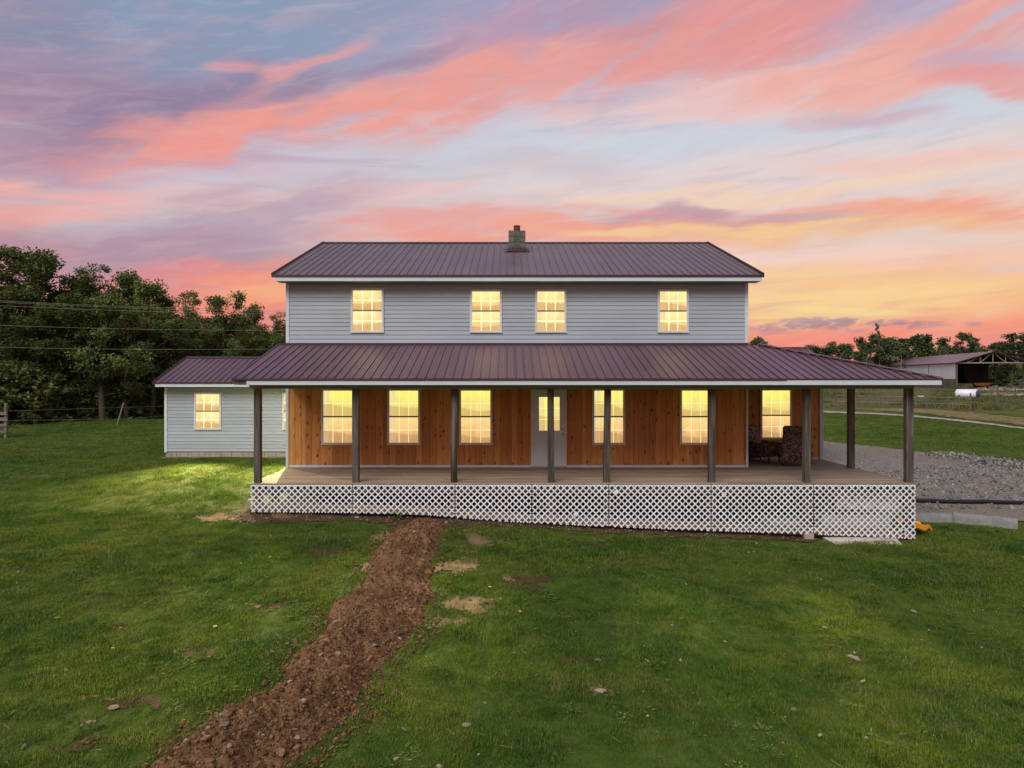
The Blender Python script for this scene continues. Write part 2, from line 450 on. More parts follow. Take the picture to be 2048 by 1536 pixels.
# brown-maroon painted roofing steel
def roofmat(name, ca, cb, cc):
  global k
  k = NT(name)
  w = k.world()
  streak = k.noise(k.mapping(w, (2.2, .35, .35)), 1.0, 4, .6)
  blotch = k.noise(w, .55, 3, .5)
  speck = k.noise(w, 14, 2, .6)
  f = k.math('ADD', k.math('MULTIPLY', streak, .5), k.math('MULTIPLY', blotch, .5))
  col = k.mix(k.range(f, .35, .65), C(*ca), C(*cb))
  col = k.mix(k.range(speck, .69, .76, 0, .6), col, C(.05,.03,.03))
  col = k.mix(k.math('MULTIPLY', k.rand(), .35), col, C(*cc))
  k.bsdf(col, k.range(f, .3, .7, .33, .50), .7, k.bump(speck, .05, .003))
  M[name] = k.m

roofmat('roof', (.085,.034,.050), (.145,.076,.094), (.165,.085,.105))
roofmat('roof_grey', (.100,.064,.069), (.155,.106,.110), (.15,.108,.113))  # greyer, lighter tone for the main roof
simple('rib_shade', (.046,.022,.032), .5, .4, .15)  # rib flanks coloured darker to paint in the ribs' shadow lines
simple('rib_shade_grey', (.095,.066,.072), .5, .4, .15)  # same painted rib shade, weaker, for the greyer main roof
simple('roof_trim', (.045,.022,.030), .45, .5, .1)

# vinyl siding
k = NT('vinyl_siding')
w = k.world()
n = k.noise(k.mapping(w, (.25, .25, 1.6)), 1.0, 3, .55)
n2 = k.noise(w, 3.2, 4, .6)
col = k.mix(k.range(n, .3, .7), C(.31,.355,.385), C(.38,.42,.445))
col = k.mix(k.range(n2, .55, .8, 0, .25), col, C(.30,.31,.30))
col = k.mix(1.0, col, k.range(k.rand(), 0, 1, .93, 1.04), 'MULTIPLY')
k.bsdf(col, .48, .4, k.bump(k.noise(k.mapping(w, (3, 3, 60)), 1.0, 2), .08, .003))
M['siding'] = k.m

# knotty pine boards
k = NT('knotty_pine')
v = k.objvec()
grain = k.noise(k.mapping(v, (28, 28, 1.3)), 1.0, 4, .6, .8)
tone = k.rand()
c1 = k.mix(tone, C(.42,.165,.038), C(.70,.33,.09))
c1 = k.mix(k.range(grain, .3, .75, 0, .55), c1, C(.22,.075,.022))
kn = k.noise(k.mapping(v, (2.5, 2.5, 1.2)), 1.0, 2)
c1 = k.mix(k.range(kn, .55, .75, 0, .4), c1, C(.30,.10,.03))
sv = k.n('ShaderNodeSeparateXYZ'); k.set(sv.inputs[0], v); cv = k.n('ShaderNodeCombineXYZ'); k.set(cv.inputs[0], k.math('MULTIPLY', sv.outputs[0], 4.8)); k.set(cv.inputs[1], k.math('MULTIPLY', sv.outputs[2], 2.6))
vv = k.n('ShaderNodeTexVoronoi', feature='F1', voronoi_dimensions='2D'); k.set(vv.inputs['Vector'], cv.outputs[0]); vv.inputs['Scale'].default_value = 1.0
wob = k.math('ADD', vv.outputs['Distance'], k.math('MULTIPLY', k.math('SUBTRACT', k.noise(v, 22, 3), .5), .22))
sep = k.n('ShaderNodeSeparateColor'); k.set(sep.inputs[0], vv.outputs['Color'])
pick = k.range(sep.outputs[0], .55, .58, 0, 1)
siz = k.math('MULTIPLY_ADD', sep.outputs[1], .09) if False else k.math('ADD', k.math('MULTIPLY', sep.outputs[1], .085), .025)
core = k.math('MULTIPLY', k.range(k.math('SUBTRACT', wob, siz), .03, -.02), pick)
halo = k.math('MULTIPLY', k.range(k.math('SUBTRACT', wob, siz), .16, .0), pick)
c1 = k.mix(k.math('MULTIPLY', halo, .55), c1, C(.20,.06,.018))
c1 = k.mix(k.math('MULTIPLY', core, .92), c1, C(.055,.022,.012))
k.bsdf(c1, .55, .35, k.bump(grain, .12, .003))
M['pine'] = k.m

# weathered deck and post wood
def weathered(name, a, b, axis):
    k = NT(name); v = k.objvec()
    sc = {'x': (1.2, 26, 26), 'z': (30, 30, 1.1)}[axis]
    g = k.noise(k.mapping(v, sc), 1.0, 5, .62, .6)
    st = k.noise(k.mapping(v, tuple(.12 * q + .25 for q in sc)), 1.0, 3, .6)
    c = k.mix(k.range(g, .3, .7), C(*a), C(*b))
    c = k.mix(k.range(st, .45, .72, 0, .55), c, C(a[0]*.45, a[1]*.45, a[2]*.42))
    c = k.mix(1.0, c, k.range(k.rand(), 0, 1, .8, 1.18), 'MULTIPLY')
    k.bsdf(c, .8, .25, k.bump(g, .35, .004)); M[name] = k.m
weathered('deck_wood', (.225,.150,.105), (.37,.28,.215), 'x')
weathered('post_wood', (.050,.040,.030), (.165,.14,.115), 'z')
weathered('gate_wood', (.12,.095,.085), (.22,.19,.17), 'x')

# window panes lit from inside
def pane_mat(name, top, bot, strg):
    k = NT(name)
    gc = k.n('ShaderNodeTexCoord').outputs['Generated']
    sp = k.n('ShaderNodeSeparateXYZ'); k.set(sp.inputs[0], gc)
    v = k.objvec(91)
    cur = k.noise(k.mapping(v, (9, 1, .5)), 1.0, 3, .5, .3)
    blob = k.noise(k.mapping(v, (2.2, 1, 2.0)), 1.0, 3, .55, 1.2)
    fol = k.noise(k.mapping(v, (16, 1, 16)), 1.0, 4, .7)
    c = k.mix(k.range(k.math('ADD', sp.outputs[2], k.math('MULTIPLY', k.math('SUBTRACT', blob, .5), 1.3)), .1, .95), C(*bot), C(*top))
    c = k.mix(k.range(cur, .52, .68, 0, .45), c, C(top[0]*1.06, top[1]*1.05, top[2]*1.6))
    c = k.mix(k.math('MULTIPLY', k.range(fol, .5, .68, 0, .35), k.range(blob, .42, .6)), c, C(bot[0], bot[1]*.82, bot[2]*.8))  # leaf reflections painted into the pane colour
    wp = k.n('ShaderNodeSeparateXYZ'); k.set(wp.inputs[0], k.world())
    ident = k.n('ShaderNodeTexNoise', noise_dimensions='1D'); k.set(ident.inputs['W'], k.math('MULTIPLY', wp.outputs[0], .61)); ident.inputs['Scale'].default_value = 1.0; ident.inputs['Detail'].default_value = 0
    side = k.math('ABSOLUTE', k.math('SUBTRACT', sp.outputs[0], .5))
    cm = k.math('MULTIPLY', k.range(side, .26, .31), k.range(ident.outputs['Fac'], .44, .52))
    fold = k.noise(k.mapping(k.world(), (34, 1, .6)), 1.0, 2, .5)
    c = k.mix(k.math('MULTIPLY', cm, .85), c, k.mix(fold, C(bot[0]*.75, bot[1]*.72, bot[2]*.8), C(1.05, .98, .52)))
    fur = k.math('MULTIPLY', k.range(k.math('SUBTRACT', sp.outputs[2], k.math('MULTIPLY', ident.outputs['Fac'], .7)), .06, -.02), 1.0 if strg < 1.1 else .35)
    c = k.mix(k.math('MULTIPLY', fur, .55), c, C(bot[0]*.62, bot[1]*.55, bot[2]*.5))
    b = k.n('ShaderNodeBsdfPrincipled'); k.set(b.inputs['Base Color'], C(.05,.04,.03)); b.inputs['Roughness'].default_value = .06
    b.inputs['Specular IOR Level'].default_value = .5
    k.set(b.inputs['Emission Color'], c); b.inputs['Emission Strength'].default_value = strg
    k.t.links.new(b.outputs[0], k.out.inputs[0]); M[name] = k.m
pane_mat('pane_ground_top', (.98,.92,.19), (.90,.66,.22), 1.0)
pane_mat('pane_ground_low', (1.0,.68,.26), (.74,.42,.17), 1.02)
pane_mat('pane_upper', (1.0,.86,.34), (.88,.52,.19), 1.04)
k = NT('muntin_glow'); k.bsdf(C(.8,.8,.7), .5, .3, None, 0, C(1.0,.84,.36), 1.12); M['muntin'] = k.m  # bars emit to stand in for room light falling on them
simple('sash_rail', (.16,.17,.19), .5, .4)
simple('door_paint', (.58,.63,.66), .45, .4, .05, 2)

# camouflage cloth
k = NT('camo_cloth'); v = k.objvec()
a = k.noise(k.mapping(v, (7, 7, 5)), 1.0, 3, .6, 1.5); b2 = k.noise(k.mapping(v, (24, 24, 12)), 1.0, 4, .7, 2.0); c3 = k.noise(v, 11, 3, .6, 2.5)
c = k.mix(k.range(a, .42, .58), C(.018,.014,.013), C(.07,.045,.04))
c = k.mix(k.range(b2, .50, .60, 0, .9), c, C(.48,.38,.34)); c = k.mix(k.range(c3, .60, .66, 0, .8), c, C(.05,.055,.03))
k.bsdf(c, .9, .1, k.bump(b2, .2, .01)); M['camo'] = k.m

# lawn turf (under the blades)
k = NT('lawn_turf'); w = k.world()
big = k.noise(w, .16, 3, .55); mid = k.noise(w, .9, 4, .6); fine = k.noise(w, 9, 5, .7); vf = k.noise(w, 45, 3, .7)
c = k.mix(k.range(big, .35, .65), C(.054,.092,.010), C(.094,.130,.014))
c = k.mix(k.range(mid, .38, .66, 0, .7), c, C(.052,.090,.012))
c = k.mix(k.range(fine, .45, .75, 0, .55), c, C(.10,.105,.030))
c = k.mix(k.range(vf, .45, .7, 0, .5), c, C(.02,.03,.008))
dry = k.noise(w, .45, 5, .65)
c = k.mix(k.range(dry, .60, .72, 0, .6), c, C(.15,.115,.05))
far = k.n('ShaderNodeSeparateXYZ'); k.set(far.inputs[0], w)
wild = k.math('MULTIPLY', k.range(far.outputs[1], 52, 60, 0, 1), k.range(far.outputs[0], 5, 15, 0, 1))
c = k.mix(k.math('MULTIPLY', wild, k.range(k.noise(k.mapping(w, (.14,.25,1)), 1.0, 4, .6), .35, .6, .3, .95)), c, C(.125,.105,.045))
k.bsdf(c, .95, .1, k.bump(k.math('ADD', k.math('MULTIPLY', fine, .6), k.math('MULTIPLY', vf, .4)), .7, .05)); M['turf'] = k.m

# grass blades
k = NT('grass_blades'); w = k.world()
big = k.noise(w, .22, 3, .55); mid = k.noise(w, 1.3, 4, .65); fine = k.noise(w, 16, 2, .6)
c = k.mix(k.range(big, .35, .65), C(.080,.150,.009), C(.162,.222,.016))
c = k.mix(k.range(mid, .40, .62, 0, .65), c, C(.036,.104,.010))
c = k.mix(k.range(k.noise(w, 4.5, 4, .65), .50, .66, 0, .55), c, C(.024,.050,.009))
c = k.mix(k.range(k.noise(w, 2.2, 4, .65), .60, .72, 0, .6), c, C(.19,.145,.06))
c = k.mix(k.range(k.noise(w, .6, 4, .6), .50, .66, 0, .7), c, C(.185,.205,.026))
c = k.mix(k.range(fine, .55, .75, 0, .55), c, C(.19,.25,.035))
c = k.mix(k.range(k.rand(), .90, .97, 0, .75), c, C(.25,.20,.09))
di = k.n('ShaderNodeBsdfDiffuse'); k.set(di.inputs[0], c); tr = k.n('ShaderNodeBsdfTranslucent'); k.set(tr.inputs[0], c)
gl = k.n('ShaderNodeBsdfGlossy'); gl.inputs['Roughness'].default_value = .55; gl.inputs[0].default_value = C(.7,.75,.7)
m1 = k.n('ShaderNodeMixShader'); m1.inputs[0].default_value = .35; k.set(m1.inputs[1], di.outputs[0]); k.set(m1.inputs[2], tr.outputs[0])
m2 = k.n('ShaderNodeMixShader'); m2.inputs[0].default_value = .03; k.set(m2.inputs[1], m1.outputs[0]); k.set(m2.inputs[2], gl.outputs[0])
k.t.links.new(m2.outputs[0], k.out.inputs[0]); M['blade'] = k.m
simple('dry_grass', (.20,.15,.07), .9, .1, .35, 3)

# red-brown clay soil
def soil(name, a, b, dark):
    k = NT(name); w = k.world()
    n1 = k.noise(w, 1.6, 4, .6); n2 = k.noise(w, 13, 6, .72); n3 = k.noise(w, 60, 3, .7)
    c = k.mix(k.range(n1, .35, .65), C(*a), C(*b)); c = k.mix(k.range(n2, .50, .70, 0, .75), c, C(*dark))
    c = k.mix(k.range(n3, .62, .72, 0, .6), c, C(.20,.14,.09))
    k.bsdf(c, .95, .12, k.bump(k.math('ADD', k.math('MULTIPLY', n2, .7), k.math('MULTIPLY', n3, .3)), .8, .05)); M[name] = k.m
soil('soil_red', (.145,.072,.033), (.26,.140,.068), (.045,.022,.011))
soil('soil_dark', (.070,.040,.021), (.11,.064,.034), (.035,.021,.012))
soil('soil_pale', (.30,.195,.11), (.21,.13,.07), (.09,.06,.03))
simple('clod', (.160,.083,.042), .95, .1, .35, 5, .6, 0, .6)
# gravel
k = NT('gravel_ground'); w = k.world()
vo = k.n('ShaderNodeTexVoronoi', feature='F1'); k.set(vo.inputs['Vector'], w); vo.inputs['Scale'].default_value = 17
se = k.n('ShaderNodeSeparateColor'); k.set(se.inputs[0], vo.outputs['Color'])
c = k.mix(se.outputs[0], C(.11,.095,.082), C(.31,.28,.25))
trk = k.noise(k.mapping(w, (.35,.12,1), rot=(0, 0, .5)), 1.0, 3, .6)
c = k.mix(k.range(trk, .45, .6, 0, .75), c, C(.22,.165,.13))
c = k.mix(k.range(k.noise(w, 5, 4, .7), .55, .7, 0, .5), c, C(.10,.09,.085))
k.bsdf(c, .95, .15, k.bump(vo.outputs['Distance'], .8, .04)); M['gravel'] = k.m
simple('gravel_stone', (.21,.19,.17), .9, .2, .3, 4, .3, 0, .6)
# foliage
def leafmat(name, a, b, c2, tr_f=.3):
    k = NT(name); w = k.world(); g = k.n('ShaderNodeNewGeometry')
    isl = g.outputs['Random Per Island']
    c = k.mix(isl, C(*a), C(*b)); c = k.mix(k.range(k.noise(w, .35, 3, .6), .45, .65, 0, .6), c, C(*c2))
    c = k.mix(1.0, c, k.range(k.rand(), 0, 1, .75, 1.25), 'MULTIPLY')
    di = k.n('ShaderNodeBsdfDiffuse'); k.set(di.inputs[0], c); tr = k.n('ShaderNodeBsdfTranslucent'); k.set(tr.inputs[0], c)
    m1 = k.n('ShaderNodeMixShader'); m1.inputs[0].default_value = tr_f; k.set(m1.inputs[1], di.outputs[0]); k.set(m1.inputs[2], tr.outputs[0])
    k.t.links.new(m1.outputs[0], k.out.inputs[0]); M[name] = k.m
leafmat('leaf_dark', (.050,.085,.028), (.130,.165,.052), (.145,.145,.050), .15)
leafmat('leaf_mid', (.066,.108,.032), (.155,.190,.054), (.120,.145,.042), .15)
leafmat('leaf_rust', (.070,.080,.026), (.125,.115,.040), (.120,.080,.034), .12)
leafmat('leaf_far', (.055,.090,.042), (.130,.170,.070), (.100,.115,.055), .15)
simple('bark', (.085,.068,.052), .9, .1, .3, 6, .5)
simple('bark_pale', (.22,.18,.14), .9, .1, .3, 6, .4)

# ------------------------------------------------------------------ the ground sheet
def inside(poly, x, y):
    poly = np.asarray(poly, float); r = np.zeros(np.shape(x), bool); n = len(poly)
    for i in range(n):
        x1, y1 = poly[i]; x2, y2 = poly[(i + 1) % n]
        if y1 == y2: continue
        c = ((y1 > y) != (y2 > y)) & (x < (x2 - x1) * (y - y1) / (y2 - y1) + x1)
        r ^= c
    return r
def gridmesh(name, xs, ys, zf, mat, keep=None, smooth=True):
    X, Y = np.meshgrid(xs, ys); Z = zf(X, Y)
    nx, ny = len(xs), len(ys)
    V = np.stack([X.ravel(), Y.ravel(), Z.ravel()], 1)
    i, j = np.meshgrid(np.arange(nx - 1), np.arange(ny - 1)); a = (j * nx + i).ravel()
    Fq = np.stack([a, a + 1, a + nx + 1, a + nx], 1)
    if keep is not None:
        cx = X[:-1, :-1] + (xs[1] - xs[0]) / 2; cy = Y[:-1, :-1] + (ys[1] - ys[0]) / 2
        kf = keep(cx, cy).ravel(); Fq = Fq[kf]
        used = np.unique(Fq); rem = -np.ones(len(V), int); rem[used] = np.arange(len(used)); V = V[used]; Fq = rem[Fq]
    me = bpy.data.meshes.new(name)
    me.vertices.add(len(V)); me.vertices.foreach_set('co', V.ravel())
    me.loops.add(len(Fq) * 4); me.loops.foreach_set('vertex_index', Fq.ravel().astype(np.int32))
    me.polygons.add(len(Fq)); me.polygons.foreach_set('loop_start', np.arange(0, len(Fq) * 4, 4, dtype=np.int32))
    me.update(calc_edges=True)
    if smooth: me.polygons.foreach_set('use_smooth', np.ones(len(Fq), bool))
    me.materials.append(mat)
    o = bpy.data.objects.new(name, me); COL.objects.link(o)
    return o
def spread(lo, a, b, hi, step, ratio=1.22):
    mid = list(np.arange(a, b + step, step)); L = []; s = step; x = a
    while x > lo: s *= ratio; x -= s; L.append(x)
    R = []; s = step; x = mid[-1]
    while x < hi: s *= ratio; x += s; R.append(x)
    return np.array(L[::-1] + mid + R)
gx = spread(-3000, -20, 26, 3000, .16); gy = spread(-600, 5.5, 42, 4000, .16)
lawn = gridmesh('lawn', gx, gy, ground, M['turf'])
tag(lawn, 'rolling mown grass lawn around the farmhouse', None, None, 'structure')

# trench spoil outline in photo pixels (left edge, right edge)
TR = [(1044,800,905),(1062,786,898),(1080,780,888),(1100,745,884),(1125,733,882),(1160,722,874),(1200,705,866),(1225,650,864),(1255,648,856),(1285,622,822),
      (1315,590,792),(1345,566,772),(1375,560,748),(1400,515,735),(1425,470,716),(1450,410,690),(1480,372,655),(1510,352,622),(1540,318,590),(1600,240,540),(1720,100,440)]
tl = [px_ground(l, y) for y, l, r in TR]; trr = [px_ground(r, y) for y, l, r in TR]
TRENCH = tl + trr[::-1]
def mound_mesh():
    NL, NW = 420, 110
    tl_, tr_ = np.array(tl), np.array(trr)
    s = np.linspace(0, len(tl_) - 1, NL); i = np.minimum(s.astype(int), len(tl_) - 2); f = (s - i)[:, None]
    Lp = tl_[i] * (1 - f) + tl_[i + 1] * f; Rp = tr_[i] * (1 - f) + tr_[i + 1] * f
    u = np.linspace(-.10, 1.10, NW)
    X = Lp[:, 0:1] * (1 - u) + Rp[:, 0:1] * u; Y = Lp[:, 1:2] * (1 - u) + Rp[:, 1:2] * u
    edge = fbm(X * 1.7, Y * 1.7, 4, 51) * .62
    uu = np.clip((u[None, :] - edge * .55 - .02) / .96, 0, 1)
    prof = np.clip(np.sin(np.pi * uu), 0, 1) ** 1.05
    skew = .6 + .5 * np.sin(np.pi * np.clip(uu * 1.15, 0, 1))
    endf = np.clip(s / 2.2, 0.25, 1)[:, None]
    H = prof * skew * endf
    lump = np.abs(fbm(X * 3.5, Y * 3.5, 4, 61)) * .9 + fbm(X * 9, Y * 9, 3, 71) * .35 + fbm(X * 26, Y * 26, 2, 81) * .16
    Z = ground(X, Y) - .05 + H * .30 + (H > .02) * (lump * .44 * np.clip(H * 1.6, 0, 1)) + .04 * np.clip(H * 3, 0, 1)
    V = np.stack([X.ravel(), Y.ravel(), Z.ravel()], 1)
    a = (np.arange(NL - 1)[:, None] * NW + np.arange(NW - 1)[None, :]).ravel()
    Fq = np.stack([a, a + NW, a + NW + 1, a + 1], 1)
    o = mk('dirt_mound', V, Fq[:, ::-1], M['soil_red'], None, True)
    return tag(o, 'long mound of red-brown trench spoil crossing the lawn', None, None, 'structure'), X, Y, Z, H
mound, mX, mY, mZ, mH = mound_mesh()

# bare soil sheets a few millimetres above the lawn
def blob_poly(px, py, rx, ry, seed, n=28):
    out = []
    for i in range(n):
        t = 2 * math.pi * i / n
        r = .78 + .55 * float(fbm(np.array([math.cos(t) * 1.7 + seed * 3.3]), np.array([math.sin(t) * 1.7 + seed]), 3, 33)[0]) * 1.2
        out.append(px_ground(px + rx * r * math.cos(t), py + ry * r * math.sin(t)))
    return out
LB = [(490,1024),(700,1026),(850,1030),(1000,1043),(1215,1054),(1420,1062),(1623,1069),(1835,1079)]     # lower lattice edge in the photo
YL = 17.40
def lat_bottom(x):
    xs_ = [(p - XC) / F * YL for p, q in LB]; zs_ = [(YH - q) / F * YL for p, q in LB]
    return float(np.interp(x, xs_, zs_))
strip_near = [(480,1046),(560,1046),(700,1042),(790,1052),(930,1056),(1060,1058),(1200,1066),(1350,1074),(1480,1080),(1640,1086)]
strip = [px_ground(*p) for p in strip_near] + [(8.2, 17.9), (-6.9, 18.3), (-7.1, 17.3)]
def soil_sheet(name, polys, mat, dz, label, step=.06, rag=.30):
    allp = np.concatenate([np.array(p) for p in polys])
    xs_ = np.arange(allp[:, 0].min() - .3, allp[:, 0].max() + .3, step); ys_ = np.arange(allp[:, 1].min() - .3, allp[:, 1].max() + .3, step)
    def keep(cx, cy):
        jx = cx + rag * 2.6 * fbm(cx * 4, cy * 4, 4, 91); jy = cy + rag * 2.6 * fbm(cx * 4 + 9, cy * 4, 4, 92)
        r = np.zeros(cx.shape, bool)
        for p in polys: r |= inside(p, jx, jy)
        return r
    def zf(x, y): return ground(x, y) + dz + .03 * fbm(x * 8, y * 8, 3, 44)
    o = gridmesh(name, xs_, ys_, zf, mat, keep)
    return tag(o, label, None, None, 'structure')
dark_patches = [blob_poly(1050,1165,58,20,1), blob_poly(648,1105,42,9,2), blob_poly(250,1408,75,16,3), blob_poly(800,1150,30,12,9),
                blob_poly(560,1212,40,8,4), blob_poly(1165,1317,40,10,5), blob_poly(720,1128,36,7,6), blob_poly(400,1300,40,10,22), blob_poly(200,1490,70,14,23)]
pale_patches = [blob_poly(930,1210,56,18,7), blob_poly(900,1245,50,13,8), blob_poly(912,1132,46,17,10), blob_poly(960,1085,30,12,24), blob_poly(745,1135,30,12,25), blob_poly(770,1075,30,11,26), blob_poly(430,1037,36,12,11), blob_poly(945,1075,28,9,12),
                blob_poly(1003,1083,16,6,13), blob_poly(1200,1384,22,7,14), blob_poly(215,1402,26,7,15), blob_poly(930,1105,24,6,16), blob_poly(1015,1155,26,8,17), blob_poly(490,1210,24,5,18)]
soil_sheet('soil_strip', [strip], M['soil_dark'], .022, 'dark bare soil along the foot of the white lattice')
soil_sheet('bare_soil', dark_patches, M['soil_dark'], .012, 'worn dark soil patches in the lawn')
soil_sheet('pale_soil', pale_patches, M['soil_pale'], .016, 'pale sandy bare patches in the lawn')

GRAVEL = [(8.5,20.2),(12,19.9),(15,19.5),(17.5,19.0),(24,18.0),(34,16.5),(31,20.5),(26.0,24.5),(22.6,29.4),(20.8,33.6),(19.6,36.3),(18.2,38.6),(15,43),(9,47),(6,40),(6,30),(8.5,24)]
drive = soil_sheet('gravel_drive', [GRAVEL], M['gravel'], .03, 'grey gravel drive beside the porch', .12, .25)
pth = [(1560,823),(1660,825),(1760,829),(1830,834),(1900,841),(1960,847),(2048,858)]
pa = [px_ground(a, b - 1.5) for a, b in pth]; pb = [px_ground(a, b + 1.5) for a, b in pth]
soil_sheet('farm_track', [pa + pb[::-1]], simple('track_gravel', (.36,.31,.275), .9, .1, .15, 2), .06, 'pale gravel track curving across the field', .22, .1)
fieldsoil = [[px_ground(*p) for p in [(1700,818),(1800,817),(1900,822),(2060,838),(2060,852),(1960,842),(1850,828)]]]
soil_sheet('field_soil', fieldsoil, M['dry_grass'], .04, 'worn brown strip beside the farm track', .3, .5)

# ------------------------------------------------------------------ scattering on points with geometry nodes
def scatter(name, P, R, S, sources, mat_label, kind='stuff'):
    me = bpy.data.meshes.new(name); n = len(P)
    me.vertices.add(n); me.vertices.foreach_set('co', np.asarray(P, float).ravel())
    a = me.attributes.new('rot', 'FLOAT_VECTOR', 'POINT'); a.data.foreach_set('vector', np.asarray(R, float).ravel())
    a = me.attributes.new('scl', 'FLOAT_VECTOR', 'POINT'); a.data.foreach_set('vector', np.asarray(S, float).ravel())
    a = me.attributes.new('pick', 'INT', 'POINT'); a.data.foreach_set('value', RNG.integers(0, len(sources), n).astype(np.int32))
    o = bpy.data.objects.new(name, me); COL.objects.link(o)
    coll = bpy.data.collections.new(name + '_sources')
    for s_ in sources:
        for c_ in list(s_.users_collection): c_.objects.unlink(s_)
        coll.objects.link(s_)
    ng = bpy.data.node_groups.new(name, 'GeometryNodeTree')
    ng.interface.new_socket('Geometry', in_out='INPUT', socket_type='NodeSocketGeometry')
    ng.interface.new_socket('Geometry', in_out='OUTPUT', socket_type='NodeSocketGeometry')
    gi = ng.nodes.new('NodeGroupInput'); go = ng.nodes.new('NodeGroupOutput')
    m2p = ng.nodes.new('GeometryNodeMeshToPoints')
    ci = ng.nodes.new('GeometryNodeCollectionInfo'); ci.inputs['Collection'].default_value = coll
    ci.inputs['Separate Children'].default_value = True; ci.inputs['Reset Children'].default_value = True
    ip = ng.nodes.new('GeometryNodeInstanceOnPoints'); ip.inputs['Pick Instance'].default_value = True
    def attr(nm, typ):
        q = ng.nodes.new('GeometryNodeInputNamedAttribute'); q.data_type = typ; q.inputs['Name'].default_value = nm
        return [s for s in q.outputs if s.enabled and s.name == 'Attribute'][0]
    L = ng.links.new
    L(gi.outputs[0], m2p.inputs[0]); L(m2p.outputs[0], ip.inputs['Points']); L(ci.outputs[0], ip.inputs['Instance'])
    L(attr('pick', 'INT'), ip.inputs['Instance Index'])
    er = ng.nodes.new('FunctionNodeEulerToRotation'); L(attr('rot', 'FLOAT_VECTOR'), er.inputs[0]); L(er.outputs[0], ip.inputs['Rotation'])
    L(attr('scl', 'FLOAT_VECTOR'), ip.inputs['Scale']); L(ip.outputs[0], go.inputs[0])
    md = o.modifiers.new('scatter', 'NODES'); md.node_group = ng
    return tag(o, mat_label, None, None, kind)

def tuft(nb, rad, hmin, hmax, wid, mat, seed):
    r = np.random.default_rng(seed); V = []; Fc = []
    for i in range(nb):
        a = r.uniform(0, 6.283); d = rad * math.sqrt(r.uniform()); x, y = d * math.cos(a), d * math.sin(a)
        h = r.uniform(hmin, hmax); t = r.uniform(0, 6.283); lean = r.uniform(.1, .85) * h; w_ = wid * r.uniform(.6, 1.2)
        px_, py_ = -math.sin(t) * w_, math.cos(t) * w_; lx, ly = math.cos(t) * lean, math.sin(t) * lean
        n = len(V)
        V += [(x - px_, y - py_, -.01), (x + px_, y + py_, -.01), (x + lx * .45 + px_ * .7, y + ly * .45 + py_ * .7, h * .62), (x + lx * .45 - px_ * .7, y + ly * .45 - py_ * .7, h * .62), (x + lx, y + ly, h * .92)]
        Fc += [(n, n + 1, n + 2, n + 3), (n + 3, n + 2, n + 4)]
    return mk('grass_tuft', V, Fc, mat)
tufts = [tuft(34, .13, .025, .075, .0042, M['blade'], s) for s in range(4)] + [tuft(22, .14, .03, .10, .005, M['blade'], 9)]
nobuild = [[(-6.9, 17.45), (10.6, 17.45), (10.6, 31), (-6.9, 31)], [(-12.7, 24.9), (-6.5, 24.9), (-6.5, 29.5), (-12.7, 29.5)]]
def lawn_points(n, x0, x1, y0, y1, fn=None):
    x = RNG.uniform(x0, x1, n); y = RNG.uniform(y0, y1, n)
    ok = np.abs(x + .0) < (y * .80 + 1.6)
    for p in nobuild: ok &= ~inside(p, x, y)
    jx = x + .45 * fbm(x * 3.3, y * 3.3, 3, 12) + RNG.normal(0, .05, n); jy = y + .45 * fbm(x * 3.3 + 5, y * 3.3, 3, 13) + RNG.normal(0, .05, n)
    thin = RNG.uniform(0, 1, n)
    for p in [TRENCH, strip]: ok &= ~(inside(p, jx, jy) & (thin > .012))
    for p in dark_patches: ok &= ~(inside(p, jx, jy) & (thin > .30))
    for p in pale_patches: ok &= ~(inside(p, jx, jy) & (thin > .13))
    ok &= ~inside(GRAVEL, jx, jy)
    for p in CURBS: ok &= ~inside(p, x, y)
    wear = fbm(x * .7, y * .7, 4, 27)
    ok &= ~((wear > .17) & (thin > .45))
    if fn is not None: ok &= fn(x, y)
    return x[ok], y[ok]
CURBS = [[(11.2,19.2),(19.3,18.2),(19.3,19.2),(11.2,20.0)]]
pts = [lawn_points(26000, -14, 14, 6.0, 10.5), lawn_points(34000, -17, 17, 10.5, 17.6), lawn_points(26000, -28, 24, 17.6, 32), lawn_points(16000, -38, 5, 32, 47), lawn_points(12000, 10, 40, 28, 56)]
gxp = np.concatenate([p[0] for p in pts]); gyp = np.concatenate([p[1] for p in pts]); n = len(gxp)
gs = RNG.uniform(.65, 1.25, n) * (1 + .30 * np.clip(fbm(gxp * .9, gyp * .9, 3, 77) * 3, -1, 1)) * (1 + .35 * np.clip(fbm(gxp * 3.1, gyp * 3.1, 2, 78) * 3, -1, 1)) * np.interp(gyp, [6, 12, 20, 45], [.85, 1.0, 1.35, 2.0])
hz = gs * np.interp(gyp, [6, 16, 30, 50], [.85, .75, .6, .45])
grass = scatter('grass', np.stack([gxp, gyp, ground(gxp, gyp) - .004], 1), np.stack([np.zeros(n), np.zeros(n), RNG.uniform(0, 6.28, n)], 1),
                np.stack([gs, gs, hz], 1), tufts, 'short green grass blades covering the lawn')

